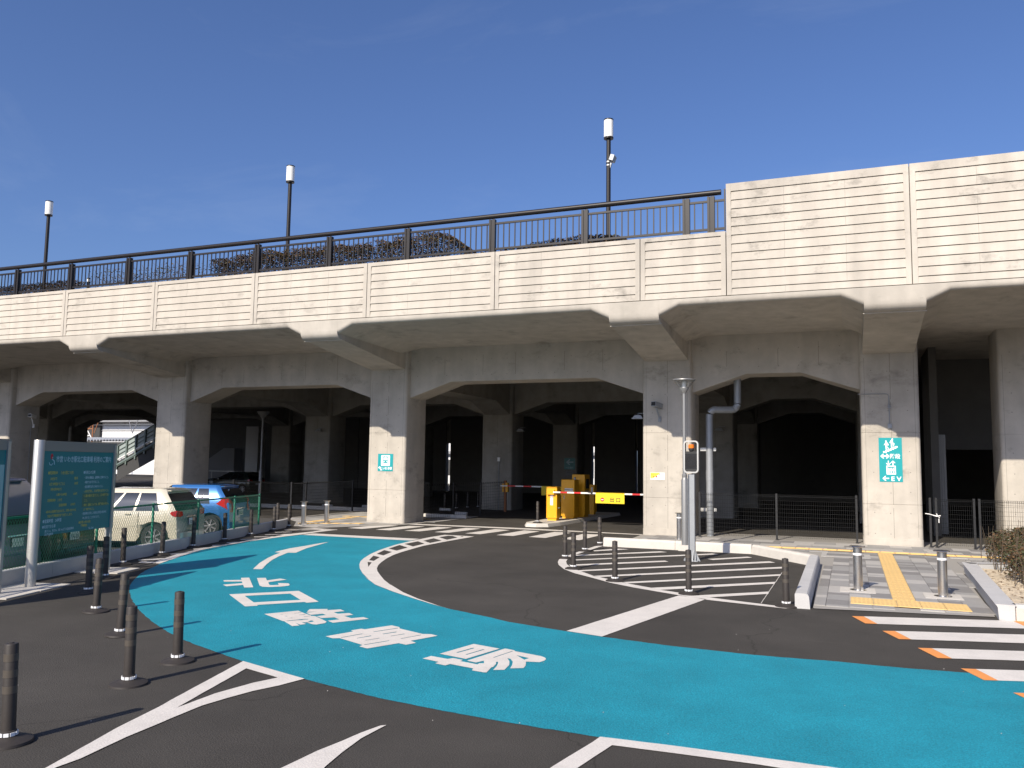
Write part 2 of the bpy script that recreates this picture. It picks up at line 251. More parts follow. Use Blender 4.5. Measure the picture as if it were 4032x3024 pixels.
PAINT=[
('edge_line',[[(-16.106,22.158),(-16.198,23.194),(-16.19,24.009),(-16.144,24.205),(-16.594,24.195),(-16.458,23.256),(-16.52,22.38),(-16.515,21.338),(-16.445,21.745),(-16.27,20.275),(-16.171,19.345),(-15.944,18.167),(-15.78,17.391),(-15.459,16.467),(-15.331,16.058),(-15.009,15.398),(-14.654,14.709),(-14.416,14.503),(-14.317,14.514),(-14.632,15.163),(-15.196,16.328),(-15.569,17.235),(-15.798,18.187),(-15.946,19.079),(-16.057,20.072),(-16.137,21.34),(-16.153,20.872)]]),
('hatch_stripe',[[(-15.249,14.806),(-15.039,15.301),(-14.971,15.339),(-14.863,15.02),(-15.125,14.706)]]),
('hatch_stripe',[[(-14.868,14.444),(-14.959,14.646),(-14.606,14.691),(-14.457,14.524),(-14.809,14.403)]]),
('hatch_stripe',[[(-15.605,15.992),(-15.496,16.23),(-15.452,16.471),(-15.329,16.147),(-15.506,15.925)]]),
('hatch_stripe',[[(-15.892,17.227),(-15.871,17.745),(-15.847,17.926),(-15.738,17.099)]]),
('hatch_stripe',[[(-16.159,18.215),(-16.053,18.451),(-15.94,18.083),(-15.987,18.056)]]),
('hatch_stripe',[[(-16.345,19.007),(-16.158,19.329),(-16.126,18.95),(-16.223,18.894)]]),
('hatch_stripe',[[(-16.638,19.929),(-16.284,20.292),(-16.254,20.132),(-16.5,19.809)]]),
('hatch_stripe',[[(-16.889,20.832),(-16.365,21.23),(-16.319,21.038),(-16.708,20.643)]]),
('hatch_stripe',[[(-17.074,21.565),(-16.657,22.024),(-16.528,22.162),(-16.52,21.844),(-16.923,21.426)]]),
('hatch_stripe',[[(-17.381,22.461),(-16.995,22.856),(-16.867,22.684),(-17.229,22.307)]]),
('hatch_stripe',[[(-17.692,23.374),(-16.613,24.183),(-16.544,23.922),(-17.535,23.205)]]),
('hatch_stripe',[[(-17.648,24.052),(-17.266,24.47),(-16.224,24.324),(-16.112,24.157),(-16.564,24.111),(-17.098,24.154)]]),
('give_way_line',[[(-16.014,22.068),(-16.043,22.672),(-12.197,22.731),(-12.161,22.107)]]),
('crosswalk_bar',[[(-16.303,25.076),(-16.062,26.967),(-15.36,26.983),(-15.684,25.006)]]),
('crosswalk_bar',[[(-15.128,25.001),(-14.983,27.093),(-14.358,27.132),(-14.553,25.003)]]),
('crosswalk_bar',[[(-14.063,25.112),(-13.878,27.215),(-13.274,27.204),(-13.504,25.151)]]),
('crosswalk_bar',[[(-12.948,25.153),(-12.822,27.36),(-12.212,27.319),(-12.429,25.175)]]),
('crosswalk_bar',[[(-11.851,25.235),(-11.693,27.435),(-11.077,27.285),(-11.29,25.219)]]),
('crosswalk_bar',[[(-10.703,25.186),(-10.611,27.458),(-9.987,27.334),(-10.113,25.16)]]),
('crosswalk_bar',[[(-9.547,25.097),(-9.475,27.417),(-8.861,27.368),(-8.958,25.029)]]),
('crosswalk_bar',[[(-8.375,24.966),(-8.368,27.159),(-7.695,27.195),(-7.772,24.87)]]),
('road_edge_line',[[(-16.563,27.503),(-16.042,27.632),(-15.833,28.059),(-10.808,28.371),(-7.826,28.134),(-6.808,28.048),(-6.433,28.001),(-6.392,27.769),(-6.742,27.775),(-7.733,27.801),(-12.359,27.798),(-15.546,27.614),(-16.162,27.312)]]),
('median_marking',[[(-12.185,24.393),(-12.202,23.475),(-12.138,22.569),(-12.055,21.677),(-11.923,20.796),(-11.744,20.008),(-11.558,19.282),(-11.287,18.444),(-10.958,17.616),(-10.682,17.02),(-10.377,16.487),(-9.985,15.886),(-9.509,15.243),(-8.961,14.58),(-9.149,14.768),(-8.425,13.968),(-7.7,13.383),(-7.059,12.923),(-6.488,12.536),(-5.998,12.249),(-6.259,12.407),(-6.918,12.891),(-7.503,13.402),(-8.11,14.04),(-8.193,14.118),(-8.593,14.582),(-9.025,15.149),(-9.404,15.664),(-9.659,16.062),(-9.928,16.564),(-10.145,17.047),(-10.443,17.806),(-10.686,18.572),(-10.835,19.241),(-10.956,19.977),(-11.1,20.883),(-11.126,21.664),(-11.131,22.451),(-11.125,23.263),(-11.102,24.334),(-11.84,24.395)],[(-11.961,23.555),(-11.928,24.138),(-11.782,24.159),(-11.399,23.73),(-11.348,22.886)],[(-11.813,22.253),(-11.924,23.129),(-11.367,22.576),(-11.323,21.742)],[(-11.818,21.124),(-11.867,22.017),(-11.359,21.474),(-11.272,20.63)],[(-11.558,19.799),(-11.788,20.796),(-11.25,20.292),(-11.118,19.464)],[(-11.171,18.551),(-11.462,19.407),(-11.056,19.116),(-10.839,18.32)],[(-10.621,17.292),(-11.018,18.138),(-10.717,17.945),(-10.438,17.209)],[(-10.456,16.965),(-10.331,16.945),(-9.97,16.212)],[(-11.423,23.943),(-11.481,24.24),(-11.335,24.062)]]),
('lane_arrow',[[(-11.907,14.711),(-12.471,15.622),(-12.942,16.504),(-13.224,17.114),(-13.418,17.595),(-13.607,17.614),(-13.715,17.982),(-13.856,18.576),(-13.889,19.308),(-13.959,19.859),(-13.991,20.569),(-13.811,19.945),(-13.486,18.788),(-13.065,17.763),(-13.25,17.69),(-12.959,16.968),(-12.623,16.272),(-12.198,15.524),(-11.733,14.789)]]),
('kita_character',[[(-11.237,13.53),(-11.118,13.634),(-10.218,12.654),(-10.342,12.554),(-10.573,12.803),(-10.731,12.527),(-10.923,12.657),(-10.735,12.975),(-10.889,13.144),(-11.172,12.973),(-11.311,13.115),(-11.042,13.312)]]),
('kita_character',[[(-10.954,13.663),(-10.816,13.761),(-10.568,13.483),(-10.499,13.798),(-10.298,13.744),(-10.342,13.524),(-10.393,13.305),(-10.216,13.098),(-10.134,13.017),(-10.085,13.021),(-9.994,13.104),(-10.159,13.292),(-9.965,13.355),(-9.827,13.214),(-9.775,13.11),(-9.823,12.964),(-9.987,12.808),(-10.12,12.789),(-10.245,12.865)]]),
('kuchi_character',[[(-10.054,11.816),(-9.232,12.682),(-8.239,11.877),(-8.351,11.698),(-8.431,11.752),(-8.93,11.177),(-8.877,11.118),(-9.012,10.977)],[(-9.709,11.808),(-9.177,12.36),(-8.614,11.892),(-9.137,11.344)]]),
('chu_character',[[(-8.317,10.579),(-8.033,11.039),(-7.909,10.957),(-7.763,10.864),(-7.626,10.8),(-7.589,10.756),(-7.54,10.78),(-7.274,10.596),(-7.125,10.487),(-7.084,10.387),(-7.128,10.243),(-7.181,10.23),(-7.33,10.297),(-7.328,10.32),(-7.292,10.405),(-7.343,10.456),(-7.382,10.46),(-7.346,10.333),(-7.368,10.3),(-7.432,10.3),(-7.285,10.21),(-7.328,10.132),(-7.466,10.208),(-7.303,10.08),(-7.368,9.997),(-7.681,10.235),(-7.722,10.246)],[(-8.077,10.634),(-8.045,10.675),(-8.036,10.65)],[(-7.94,10.562),(-7.901,10.6),(-7.887,10.569)],[(-7.783,10.478),(-7.749,10.519),(-7.738,10.491)],[(-7.958,10.832),(-7.899,10.937),(-7.881,10.906),(-7.943,10.824)],[(-7.809,10.748),(-7.748,10.837),(-7.731,10.806),(-7.794,10.741)],[(-7.661,10.662),(-7.612,10.768),(-7.594,10.743),(-7.649,10.654)],[(-7.694,10.265),(-7.54,10.51),(-7.481,10.539),(-7.468,10.509),(-7.521,10.459),(-7.508,10.434),(-7.581,10.375),(-7.639,10.278)]]),
('chu_character',[[(-7.879,11.064),(-7.953,11.23),(-7.712,11.367),(-7.657,11.274),(-7.516,11.429),(-7.371,11.328),(-7.467,11.168),(-7.339,11.091),(-7.217,11.217),(-7.079,11.121),(-7.148,10.975),(-6.951,10.872),(-6.839,11.023),(-6.697,10.951),(-6.993,10.454),(-7.152,10.551),(-7.057,10.712),(-7.21,10.815),(-7.349,10.684),(-7.506,10.773),(-7.442,10.926),(-7.543,10.989),(-7.646,10.829),(-7.821,10.951),(-7.723,11.101),(-7.842,11.016)]]),
('sha_character',[[(-6.549,9.624),(-6.393,10.049),(-6.46,10.103),(-6.397,10.267),(-6.331,10.251),(-6.14,10.664),(-5.974,10.597),(-5.928,10.515),(-5.455,10.323),(-5.354,10.364),(-5.221,10.311),(-5.393,9.873),(-5.268,9.791),(-5.333,9.635),(-5.463,9.678),(-5.663,9.238),(-5.813,9.296),(-5.822,9.384),(-6.311,9.606),(-6.392,9.559)],[(-6.14,10.16),(-5.968,10.546),(-5.95,10.522),(-6.118,10.153)],[(-5.954,10.092),(-5.854,10.299),(-5.835,10.266),(-5.93,10.083)],[(-5.784,10.016),(-5.689,10.23),(-5.672,10.208),(-5.767,10.017)],[(-5.584,9.935),(-5.453,10.269),(-5.439,10.251),(-5.565,9.932)],[(-6.326,9.647),(-6.208,9.99),(-6.189,9.974),(-6.307,9.636)],[(-6.115,9.701),(-6.032,9.925),(-6.008,9.907),(-6.097,9.694)],[(-5.946,9.637),(-5.852,9.841),(-5.836,9.829),(-5.927,9.634)],[(-5.817,9.409),(-5.658,9.764),(-5.639,9.746),(-5.799,9.395)]]),
('jo_character',[[(-4.785,9.066),(-4.752,9.225),(-4.504,9.173),(-4.467,9.241),(-4.318,9.205),(-4.322,9.138),(-4.071,9.08),(-4.075,9.141),(-4.026,9.164),(-4.079,9.279),(-4.125,9.156),(-4.262,9.192),(-4.101,9.99),(-3.958,9.947),(-3.928,9.903),(-3.547,9.794),(-3.474,9.742),(-3.436,9.675),(-3.429,9.596),(-3.453,9.495),(-3.611,9.453),(-3.581,9.376),(-3.543,9.267),(-3.524,9.151),(-3.656,9.067),(-3.695,9.226),(-3.748,9.378),(-3.83,9.504),(-3.874,9.517),(-3.789,9.375),(-3.726,9.211),(-3.691,8.981),(-3.804,8.918),(-3.836,9.097),(-3.876,9.236),(-3.908,9.302),(-3.924,9.284),(-3.887,9.199),(-3.857,9.04),(-3.872,9.033),(-3.826,8.783),(-3.859,8.774),(-4.014,8.799),(-4.035,8.885),(-4.368,8.961),(-4.387,8.876),(-4.539,8.914),(-4.533,8.995)],[(-4.046,9.479),(-3.965,9.896),(-3.952,9.884),(-4.029,9.477)],[(-3.831,9.71),(-3.637,9.631),(-3.664,9.533),(-3.742,9.614)]]),
('jo_character',[[(-4.715,9.375),(-4.57,10.06),(-4.159,9.951),(-4.311,9.265)],[(-4.562,9.52),(-4.486,9.85),(-4.456,9.838),(-4.535,9.515)],[(-4.412,9.474),(-4.333,9.823),(-4.309,9.823),(-4.39,9.467)]]),
('island_border_line',[[(-6.638,23.571),(-6.818,23.307),(-6.79,21.672),(-6.748,20.653),(-6.67,19.656),(-6.512,19.1),(-6.318,18.598),(-5.97,17.935),(-5.549,17.374),(-4.973,16.834),(-4.466,16.322),(-3.878,15.905),(-3.013,15.415),(-2.384,15.081),(-1.838,14.944),(-1.011,14.757),(-1.182,14.98),(-1.869,15.193),(-2.389,15.372),(-2.591,15.484),(-3.358,15.851),(-3.573,16.031),(-4.191,16.426),(-4.65,16.832),(-5.079,17.192),(-5.533,17.769),(-5.896,18.252),(-6.189,18.817),(-6.379,19.33),(-6.521,19.906),(-6.622,20.724),(-6.633,21.663),(-6.633,22.371),(-6.645,23.452)]]),
('hatch_stripe',[[(-6.532,22.146),(-6.051,22.942),(-5.733,22.912),(-6.437,21.931)]]),
('hatch_stripe',[[(-6.615,20.811),(-4.836,22.84),(-4.618,22.697),(-6.524,20.621)]]),
('hatch_stripe',[[(-6.314,19.819),(-3.472,22.986),(-3.271,22.844),(-6.267,19.627)]]),
('hatch_stripe',[[(-6.125,18.747),(-4.27,20.701),(-4.144,20.5),(-5.963,18.59)]]),
('hatch_stripe',[[(-5.619,17.894),(-1.898,21.844),(-1.743,21.606),(-5.503,17.736)]]),
('hatch_stripe',[[(-5.075,17.129),(-1.487,20.826),(-1.465,20.501),(-4.895,17.026)]]),
('hatch_stripe',[[(-4.265,16.53),(-1.446,19.369),(-1.437,19.081),(-4.134,16.385)]]),
('hatch_stripe',[[(-3.583,16.025),(-1.461,18.037),(-1.459,17.73),(-3.358,15.851)]]),
('hatch_stripe',[[(-2.605,15.507),(-1.461,16.594),(-1.445,16.294),(-2.387,15.358)]]),
('hatch_stripe',[[(-3.376,21.586),(-2.511,22.653),(-2.379,22.488),(-3.209,21.425)]]),
('thin_line',[[(-1.449,20.206),(-1.437,20.167),(-1.46,15.109),(-1.471,15.129)]]),
('stop_bar',[[(-2.918,15.318),(-2.397,15.147),(-3.187,11.246),(-3.746,11.39)]]),
('chevron_marking',[[(-6.606,8.057),(-6.395,7.989),(-5.491,7.704),(-5.565,7.373),(-5.673,7.084),(-5.733,6.781),(-5.774,6.481),(-5.753,6.183),(-5.699,5.511),(-5.616,4.991),(-5.622,4.773),(-5.532,4.317),(-5.437,4.1),(-5.474,4.038),(-5.692,4.764),(-5.962,5.648),(-6.099,6.241),(-6.208,6.609)],[(-6.346,7.798),(-5.777,7.622),(-5.879,7.335),(-5.953,6.852),(-5.938,6.328)]]),
('bicycle_swoosh',[[(-3.881,6.698),(-3.923,6.659),(-3.973,6.427),(-4.002,6.18),(-4.05,5.889),(-4.074,5.482),(-4.096,5.036),(-3.645,5.162),(-3.786,5.613),(-3.848,5.948),(-3.893,6.3),(-3.886,6.598)]]),
('edge_line',[[(-2.05,7.184),(-1.54,7.214),(-0.846,7.229),(-0.183,7.238),(0.298,7.222),(0.291,7.082),(-0.421,7.04),(-0.733,7.056),(-1.296,7.041),(-1.898,7.017),(-2.002,6.417),(-2.075,5.865),(-2.241,5.791),(-2.195,6.33),(-2.07,7.025)]]),
('bicycle_crossing_bar',[[(0.154,14.573),(2.304,15.225),(2.429,14.595),(0.339,13.974)]]),
('bicycle_crossing_bar',[[(0.554,13.492),(2.732,14.191),(2.822,13.551),(0.731,12.938)]]),
('bicycle_crossing_bar',[[(0.946,12.436),(3.067,13.093),(3.123,12.523),(1.127,11.884)]]),
('bicycle_crossing_bar',[[(1.325,11.397),(3.173,12.01),(3.256,11.474),(1.486,10.895)]]),
('bicycle_crossing_bar',[[(1.699,10.433),(3.435,10.991),(3.508,10.452),(1.874,9.998)]])]
ORANGE=[
[(-0.022,14.51),(0.154,14.573),(0.339,13.974),(0.166,13.933)],
[(2.304,15.225),(2.498,15.286),(2.615,14.644),(2.429,14.595)],
[(0.385,13.42),(0.554,13.492),(0.731,12.938),(0.577,12.882)],
[(0.775,12.379),(0.946,12.436),(1.127,11.884),(0.964,11.836)],
[(1.162,11.353),(1.325,11.397),(1.486,10.895),(1.338,10.849)],
[(1.547,10.383),(1.699,10.433),(1.874,9.998),(1.725,9.952)]]
# ------------------------------------------------------------ ground and road markings
ground = MB().box(-900,-300,-.5,900,1200,0).build('ground', 'asphalt'); tag(ground, 'dark asphalt ground of the station forecourt', kind='structure')
lot = MB().flat([[(-15.3,13.0),(-18.1,24.2),(-21.0,27.6),(-60,27.6),(-60,-20),(-11,-20),(-12.8,5)]], .003).build('parking_surface', 'lot'); tag(lot, 'grey asphalt of the parking lot behind the green fence', kind='structure')
def rough(poly, step=.12, amp=.006):
    out = []
    for a, b in zip(poly, poly[1:]+poly[:1]):
        L_ = math.hypot(b[0]-a[0], b[1]-a[1]); n = max(1, min(60, int(L_/step)))
        for k in range(n):
            t = k/n; x = a[0]+(b[0]-a[0])*t; y = a[1]+(b[1]-a[1])*t
            v = noise.noise_vector(Vector((x*9, y*9, 0)))*amp if k else Vector((0,0,0)); out.append((x+v.x, y+v.y))
    return out
MB().flat([rough(BLUE,.09,.016)], .004).build('blue_lane', 'blue', ground)['label'] = 'turquoise coated lane curving towards the car park entrance'
PN = dict(kita_character='painted_character', kuchi_character='painted_character', chu_character='painted_character', sha_character='painted_character', jo_character='painted_character',
          give_way_line='lane_line', edge_line='lane_line', road_edge_line='lane_line', island_border_line='lane_line', thin_line='lane_line', bicycle_swoosh='painted_swoosh', bicycle_crossing_bar='crossing_bar')
LB = dict(kita_character='white painted character 北', kuchi_character='white painted character 口', chu_character='white painted character 駐', sha_character='white painted character 車',
          jo_character='white painted character 場', stop_bar='wide white stop bar', lane_arrow='white curved lane arrow', median_marking='white ladder-shaped median marking', chevron_marking='white chevron marking at the lower left')
merged = {}
for k, loops in PAINT:
    if k.endswith('_character'): merged.setdefault(k, []).append(loops)
    else:
        o = MB().flat([rough(l,.12,.005) for l in loops] if math.dist(loops[0][0],(0,0)) < 24 else loops, .008 if k != 'thin_line' else .010).build(PN.get(k, k), 'paint', ground)
        if k in LB: o['label'] = LB[k]
for k, ls in merged.items():
    mb = MB()
    for loops in ls: mb.flat(loops, .008)
    o = mb.build('painted_character', 'paint', ground); o['label'] = LB[k]
for l in ORANGE: MB().flat([l], .008).build('orange_crossing_mark', 'orange', ground)

# ------------------------------------------------------------ viaduct
FY = 23.2; CY = 27.85; CW = 1.65
via = thing('viaduct', 'pale concrete railway-style viaduct with ribbed parapet panels on square columns', 'viaduct')
cols = [-60.6, -49.8, -38.95, -28.15, -17.3, -6.5, .35]       # left edges of the front row
def column(x, y, top, r=.11, mt='concrete', detail=True):
    mb = MB()
    def ring(z, i):
        out = []
        for cx, cy, a0 in ((x+CW-r, y+r, -90), (x+CW-r, y+CW-r, 0), (x+r, y+CW-r, 90), (x+r, y+r, 180)):
            for k in range(4):
                a = radians(a0+30*k); out.append((cx+(r-i)*cos(a), cy+(r-i)*sin(a), z))
        return out
    rings = [ring(0,-.01), ring(.22,-.01), ring(.225,0)]
    for zj in (1.26, 3.43):
        if zj < top-.5 and detail: rings += [ring(zj-.008,0), ring(zj-.006,.012), ring(zj+.006,.012), ring(zj+.008,0)]
    rings.append(ring(top,0)); mb.loft(rings, True)
    o = mb.build('column', mt, via, smooth=35)
    if detail:
        s = MB(); xc = x+CW*.52
        z = .25
        while z < top-.3:
            L_ = random.uniform(.5,1.3); s.box(xc-.004, y-.0015, z, xc+.004, y+.01, min(z+L_, top-.2)); z += L_+random.uniform(.05,.3)
        for sx in (.13, CW-.13): s.box(x+sx-.003, y-.0012, .3, x+sx+.003, y+.01, top-random.uniform(.3,1.5))
        tag(s.build('form_seam', 'seam', o), kind='stuff')
        h = MB()
        for zz in [.38+.62*k for k in range(int((top-.5)/.62))]:
            for xx in (.33, .78, 1.33):
                if random.random() < .9:
                    X = T(x+xx+random.uniform(-.02,.02), y-.002, zz+random.uniform(-.02,.02)) @ Matrix.Rotation(pi/2,4,'X')
                    h.lathe([(.017,0),(.017,-.01)], 8, 0, X)
        for zz in [.38+.62*k for k in range(int((top-.5)/.62))]:
            for yy in (.4, 1.2): h.lathe([(.017,0),(.017,-.01)], 8, 0, T(x+CW+.002, y+yy, zz) @ Matrix.Rotation(pi/2,4,'Y'))
        tag(h.build('tie_hole', 'tie', o), kind='stuff')
    return o
rows = [CY, 38.65, 49.5]
for ri, y in enumerate(rows):
    for x in cols:
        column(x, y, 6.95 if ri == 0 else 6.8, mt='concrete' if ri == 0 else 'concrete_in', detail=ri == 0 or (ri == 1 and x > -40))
# column at the right of the stair bay stands a little further back
column(4.31, 29.3, 6.95)
def xbeam(xa, xb, y0, y1, mt='concrete', h0=4.77, h1=5.36, d=1.75):
    poly = [(xa,h0),(xa+d,h1),(xb-d,h1),(xb,h0),(xb,6.93),(xa,6.93)]
    return MB().prism(poly, 'y', y0, y1).build('cross_beam', mt, via, fix=True)
for ri, y in enumerate(rows):
    for a, b in zip(cols[:-1], cols[1:]):
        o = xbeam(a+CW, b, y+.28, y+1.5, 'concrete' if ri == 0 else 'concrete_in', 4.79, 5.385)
        if ri == 0 and a > -45:
            s = MB(); n = 5 if b-a > 8 else 3
            for k in range(1, n+1):
                xx = a+CW+(b-a-CW)*k/(n+1)+random.uniform(-.3,.3); s.box(xx-.004, y+.2785, 5.42+random.uniform(0,.3), xx+.004, y+.29, 6.6-random.uniform(0,.5))
            tag(s.build('form_seam', 'seam', o), kind='stuff')
            h = MB()
            for k in range(int((b-a-CW)/.62)):
                for zz in (5.62, 6.2):
                    h.lathe([(.017,0),(.017,-.01)], 8, 0, T(a+CW+.3+k*.62, y+.278, zz) @ Matrix.Rotation(pi/2,4,'X'))
            tag(h.build('tie_hole', 'tie', o), kind='stuff')
for ya, yb in ((rows[0], rows[1]), (rows[1], rows[2])):
    for x in cols:
        poly = [(ya+CW,4.77),(ya+CW+1.75,5.36),(yb-1.75,5.36),(yb,4.77),(yb,6.93),(ya+CW,6.93)]
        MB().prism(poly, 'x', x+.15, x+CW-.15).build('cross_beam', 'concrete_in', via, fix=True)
# deck slab with its rounded front edge, dropping beside each bracket
def drop(x, t):      # t = 0 at the front edge .. 1 at the column line
    d = 0
    for c in BR:
        e = abs(x-c)-.73
        if e < .56: d = max(d, min(1, (.56-max(e,0))/.56))
    k = 1 if t < .86 else max(0, (1-t)/.14)
    return -.27*d*k
BR = [c+CW/2 for c in cols]
prof = [(FY,7.03,0),(FY,6.975,1)]+[(FY+.13*(1-cos(radians(a))),6.975-.13*sin(radians(a)),1) for a in (20,40,60,80,90)]+[(FY+.17,6.845,1),(FY+.172,6.86,1),(FY+.20,6.862,1)]
xs = sorted(set([-66, 9.5]+[c+s*e for c in BR for s in (-1,1) for e in (.73,.731,1.29)]+[x for x in range(-64,9,4)]))
mb = MB(); rings = []
for x in xs:
    ring = [(x, y, z+(drop(x,0) if f else 0)) for y, z, f in prof]
    for t in (.3,.6,.86,1.): ring.append((x, FY+.20+(CY+.3-FY-.2)*t, 6.862-.165*t+drop(x,t)))
    ring += [(x,63.5,6.69),(x,63.5,8.0),(x,FY+.30,8.0),(x,FY+.30,7.035),(x,FY+.004,7.035)]
    rings.append(ring)
mb.loft(rings, True); mb.build('deck_slab', 'concrete', via, smooth=25, fix=True)
rib = MB()
for k in range(7): rib.box(2.72+k*.08,34.2,0,2.76+k*.08,34.26,3.6)
rib.box(2.70,34.26,0,3.28,34.3,3.6).build('ribbed_cladding','grey',via)
# cantilever brackets
for x in BR:
    mb = MB(); a = .73
    pr = [(FY-.003,7.024),(FY-.003,6.70)]
    for k in range(1,7): an = pi/2*k/6; pr.append((FY+.25-.253*cos(an), 6.66-.25*sin(an)-.0))
    pr += [(FY+.27,6.40),(FY+.28,6.418),(FY+.40,6.40),(CY-.001,5.87),(CY-.001,6.9),(FY+.5,7.024)]
    mb.prism(pr, 'x', x-a, x+a)
    mb.build('cantilever_bracket', 'concrete', via, smooth=25, fix=True)
    MB().box(x-a-.03, FY+.262, 6.385, x+a+.03, FY+.272, 6.40).build('drip_strip', 'kerb', via)
# parapet panels with lapped courses
def panel(xa, xb, top, capz=.12):
    g = .012; x0, x1 = xa+g, xb-g; mg = .13; mb = MB(); zb = 7.055
    yb = FY+.24; yr = FY+.034
    mb.box(x0, FY, zb, x0+mg, yb, top); mb.box(x1-mg, FY, zb, x1, yb, top)
    z1 = top-capz
    mb.box(x0+mg, FY+(.003 if top > 9 else 0), z1, x1-mg, yb, top)
    zs = [z1]
    while zs[-1]-.25 > zb+.12: zs.append(zs[-1]-.25)
    zs.append(zb)
    for za, zc in zip(zs[:-1], zs[1:]):
        A, B = x0+mg, x1-mg
        mb.add([(A,yr,za),(B,yr,za),(B,FY+.004,zc+.0),(A,FY+.004,zc+.0),(A,yr+.05,zc),(B,yr+.05,zc),(A,yb,za),(B,yb,za),(A,yb,zc),(B,yb,zc),(A,yr+.05,za),(B,yr+.05,za),(A,yr,za-.011),(B,yr,za-.011),(A,yr+.05,za-.011),(B,yr+.05,za-.011)],
               [(12,3,2,13),(3,4,5,2),(6,7,9,8),(12,13,15,14),(14,15,11,10)])
    o = mb.build('parapet_panel', 'panel2' if xb > -6 else 'panel', via)
    s = MB(); n = max(1, int((xb-xa)/1.5))
    for k in range(1, n):
        xx = xa+(xb-xa)*k/n
        for za, zc in zip(zs[:-1], zs[1:]):
            if random.random() < .75: s.add([(xx-.003,yr-.002,za-.01),(xx+.003,yr-.002,za-.01),(xx+.003,FY+.0025,zc+.01),(xx-.003,FY+.0025,zc+.01)], [(0,3,2,1)])
    if s.v: tag(s.build('form_seam', 'tie', o), kind='stuff')
J = [-3.05, -5.48]+[-10.05-4.59*k for k in range(12)]
J = sorted(J)
for a, b in zip(J[:-1], J[1:]): panel(a, b, 8.87)
for a, b in ((-3.05,1.6),(1.6,6.2),(6.2,9.5)): panel(a, b, 10.22, .22)
pb = MB()
for i in range(45):
    s_ = random.uniform(.003,.006); X = T(random.uniform(-9,4),random.uniform(3.2,13),.009,random.uniform(0,3)); pb.add([(-s_,-s_,0),(s_,-s_*.7,0),(s_*.8,s_,0),(-s_,s_*.6,0),(0,0,s_*1.3)],[(0,1,4),(1,2,4),(2,3,4),(3,0,4)],0,X)
tag(pb.build('pebbles','tile1'),'tiny pale pebbles scattered on the asphalt and the lane','pebbles',kind='stuff')
MB().box(-60.5, FY+.05, 7.05, -3.06, FY+.2, 8.8).box(-3.03, FY+.05, 7.05, 9.5, FY+.2, 10.16).build('parapet_core', 'seam', via)
# inner walls
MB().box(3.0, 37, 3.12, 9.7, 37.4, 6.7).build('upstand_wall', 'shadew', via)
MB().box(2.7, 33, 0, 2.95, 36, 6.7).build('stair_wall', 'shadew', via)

# walls closing the far side of the car park, shade put into their colour
for xa, xb, lab in ((-66, -57.5, None), (-39.4, -31.0, 'dark concrete wall at the back of the car park, left of the narrow gap'), (-30.6, -18.45, 'long dark concrete wall at the back between two narrow gaps'),
                (-18.22, -15.0, 'short dark concrete wall at the back behind the yellow machines'), (-14.85, 14, 'wide dark concrete wall at the back of the right-hand bays')):
    if not lab: xa, xb, lab = -56.5, -39.5, 'dark concrete wall behind the bay left of the inner lamp'
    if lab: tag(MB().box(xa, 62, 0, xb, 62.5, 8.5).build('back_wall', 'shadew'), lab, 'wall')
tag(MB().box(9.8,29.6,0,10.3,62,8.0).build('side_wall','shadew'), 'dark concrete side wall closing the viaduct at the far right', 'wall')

for xa, xb, z in ((-31.15,-30.45,3.9),(-18.55,-18.15,3.7),(-15.0,-14.85,3.4),(-39.5,-39.4,4.2)):
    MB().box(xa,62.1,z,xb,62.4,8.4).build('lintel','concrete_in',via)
# dim concourse pieces in front of the back wall, left bay
cc = thing('concourse_block','dim grey stair block and pale pillar at the back of the left-centre bay','building')
MB().prism([(-56,0),(-49.8,0),(-49.8,3.3),(-51,3.3),(-55.2,.8),(-56,.8)],'y',58.4,59.5).build('stair_flank','bgrey',cc,fix=True)
MB().box(-48.7,58.5,0,-47.4,59.6,5.2).build('pillar','bwhite',cc)
MB().box(-56,58.0,1.25,-48,58.06,1.31).build('rail','silver',cc)
for k in range(5): MB().box(-55.5+k*1.8,58,0,-55.44+k*1.8,58.06,1.25).build('rail_post','silver',cc)
# ------------------------------------------------------------ hand rail on the viaduct
rl = thing('bridge_railing', 'dark brown metal railing with round handrail along the viaduct top', 'railing')
RY = 23.42
MB().tube([(-62,RY,10.07),(-3.2,RY,10.07)], .079, 14).build('handrail', 'dkmetal', rl, smooth=40)
MB().box(-62,RY-.03,9.80,-3.1,RY+.03,9.86).build('upper_rail','dkmetal',rl); MB().box(-62,RY-.03,8.985,-3.1,RY+.03,9.045).build('lower_rail','dkmetal',rl)
posts = [-3.48]+[-4.18-3.03*k for k in range(19)]
pm = MB().box(-.10,-.07,8.87,-.035,.07,9.96).box(.035,-.07,8.87,.10,.07,9.96).box(-.035,-.045,8.87,.035,.045,9.95).box(-.12,-.09,8.872,.12,.09,8.89).box(-.015,-.015,9.93,.015,.015,10.02).build('post','dkmetal',rl)
bm_ = MB().box(-.017,-.012,9.03,.017,.012,9.82).build('baluster','dkmetal',rl)
first = [True, True]
for k, x in enumerate(posts):
    o = pm if k == 0 else pm.copy()
    if k: COL.objects.link(o)
    o.location = (x,RY,0)
nb = 0
segs = [(-3.12,-3.48,1),(-3.48,-4.18,2)]+[(-4.18-3.03*k,-4.18-3.03*(k+1),15) for k in range(18)]
for a, b, n in segs:
    for i in range(1, n+1):
        x = a+(b-a)*i/(n+1)
        o = bm_ if nb == 0 else bm_.copy()
        if nb: COL.objects.link(o)
        o.location = (x,RY,0); nb += 1
MB().box(-3.115,RY-.04,8.95,-3.08,RY+.04,10.15).build('end_plate','dkmetal',rl)

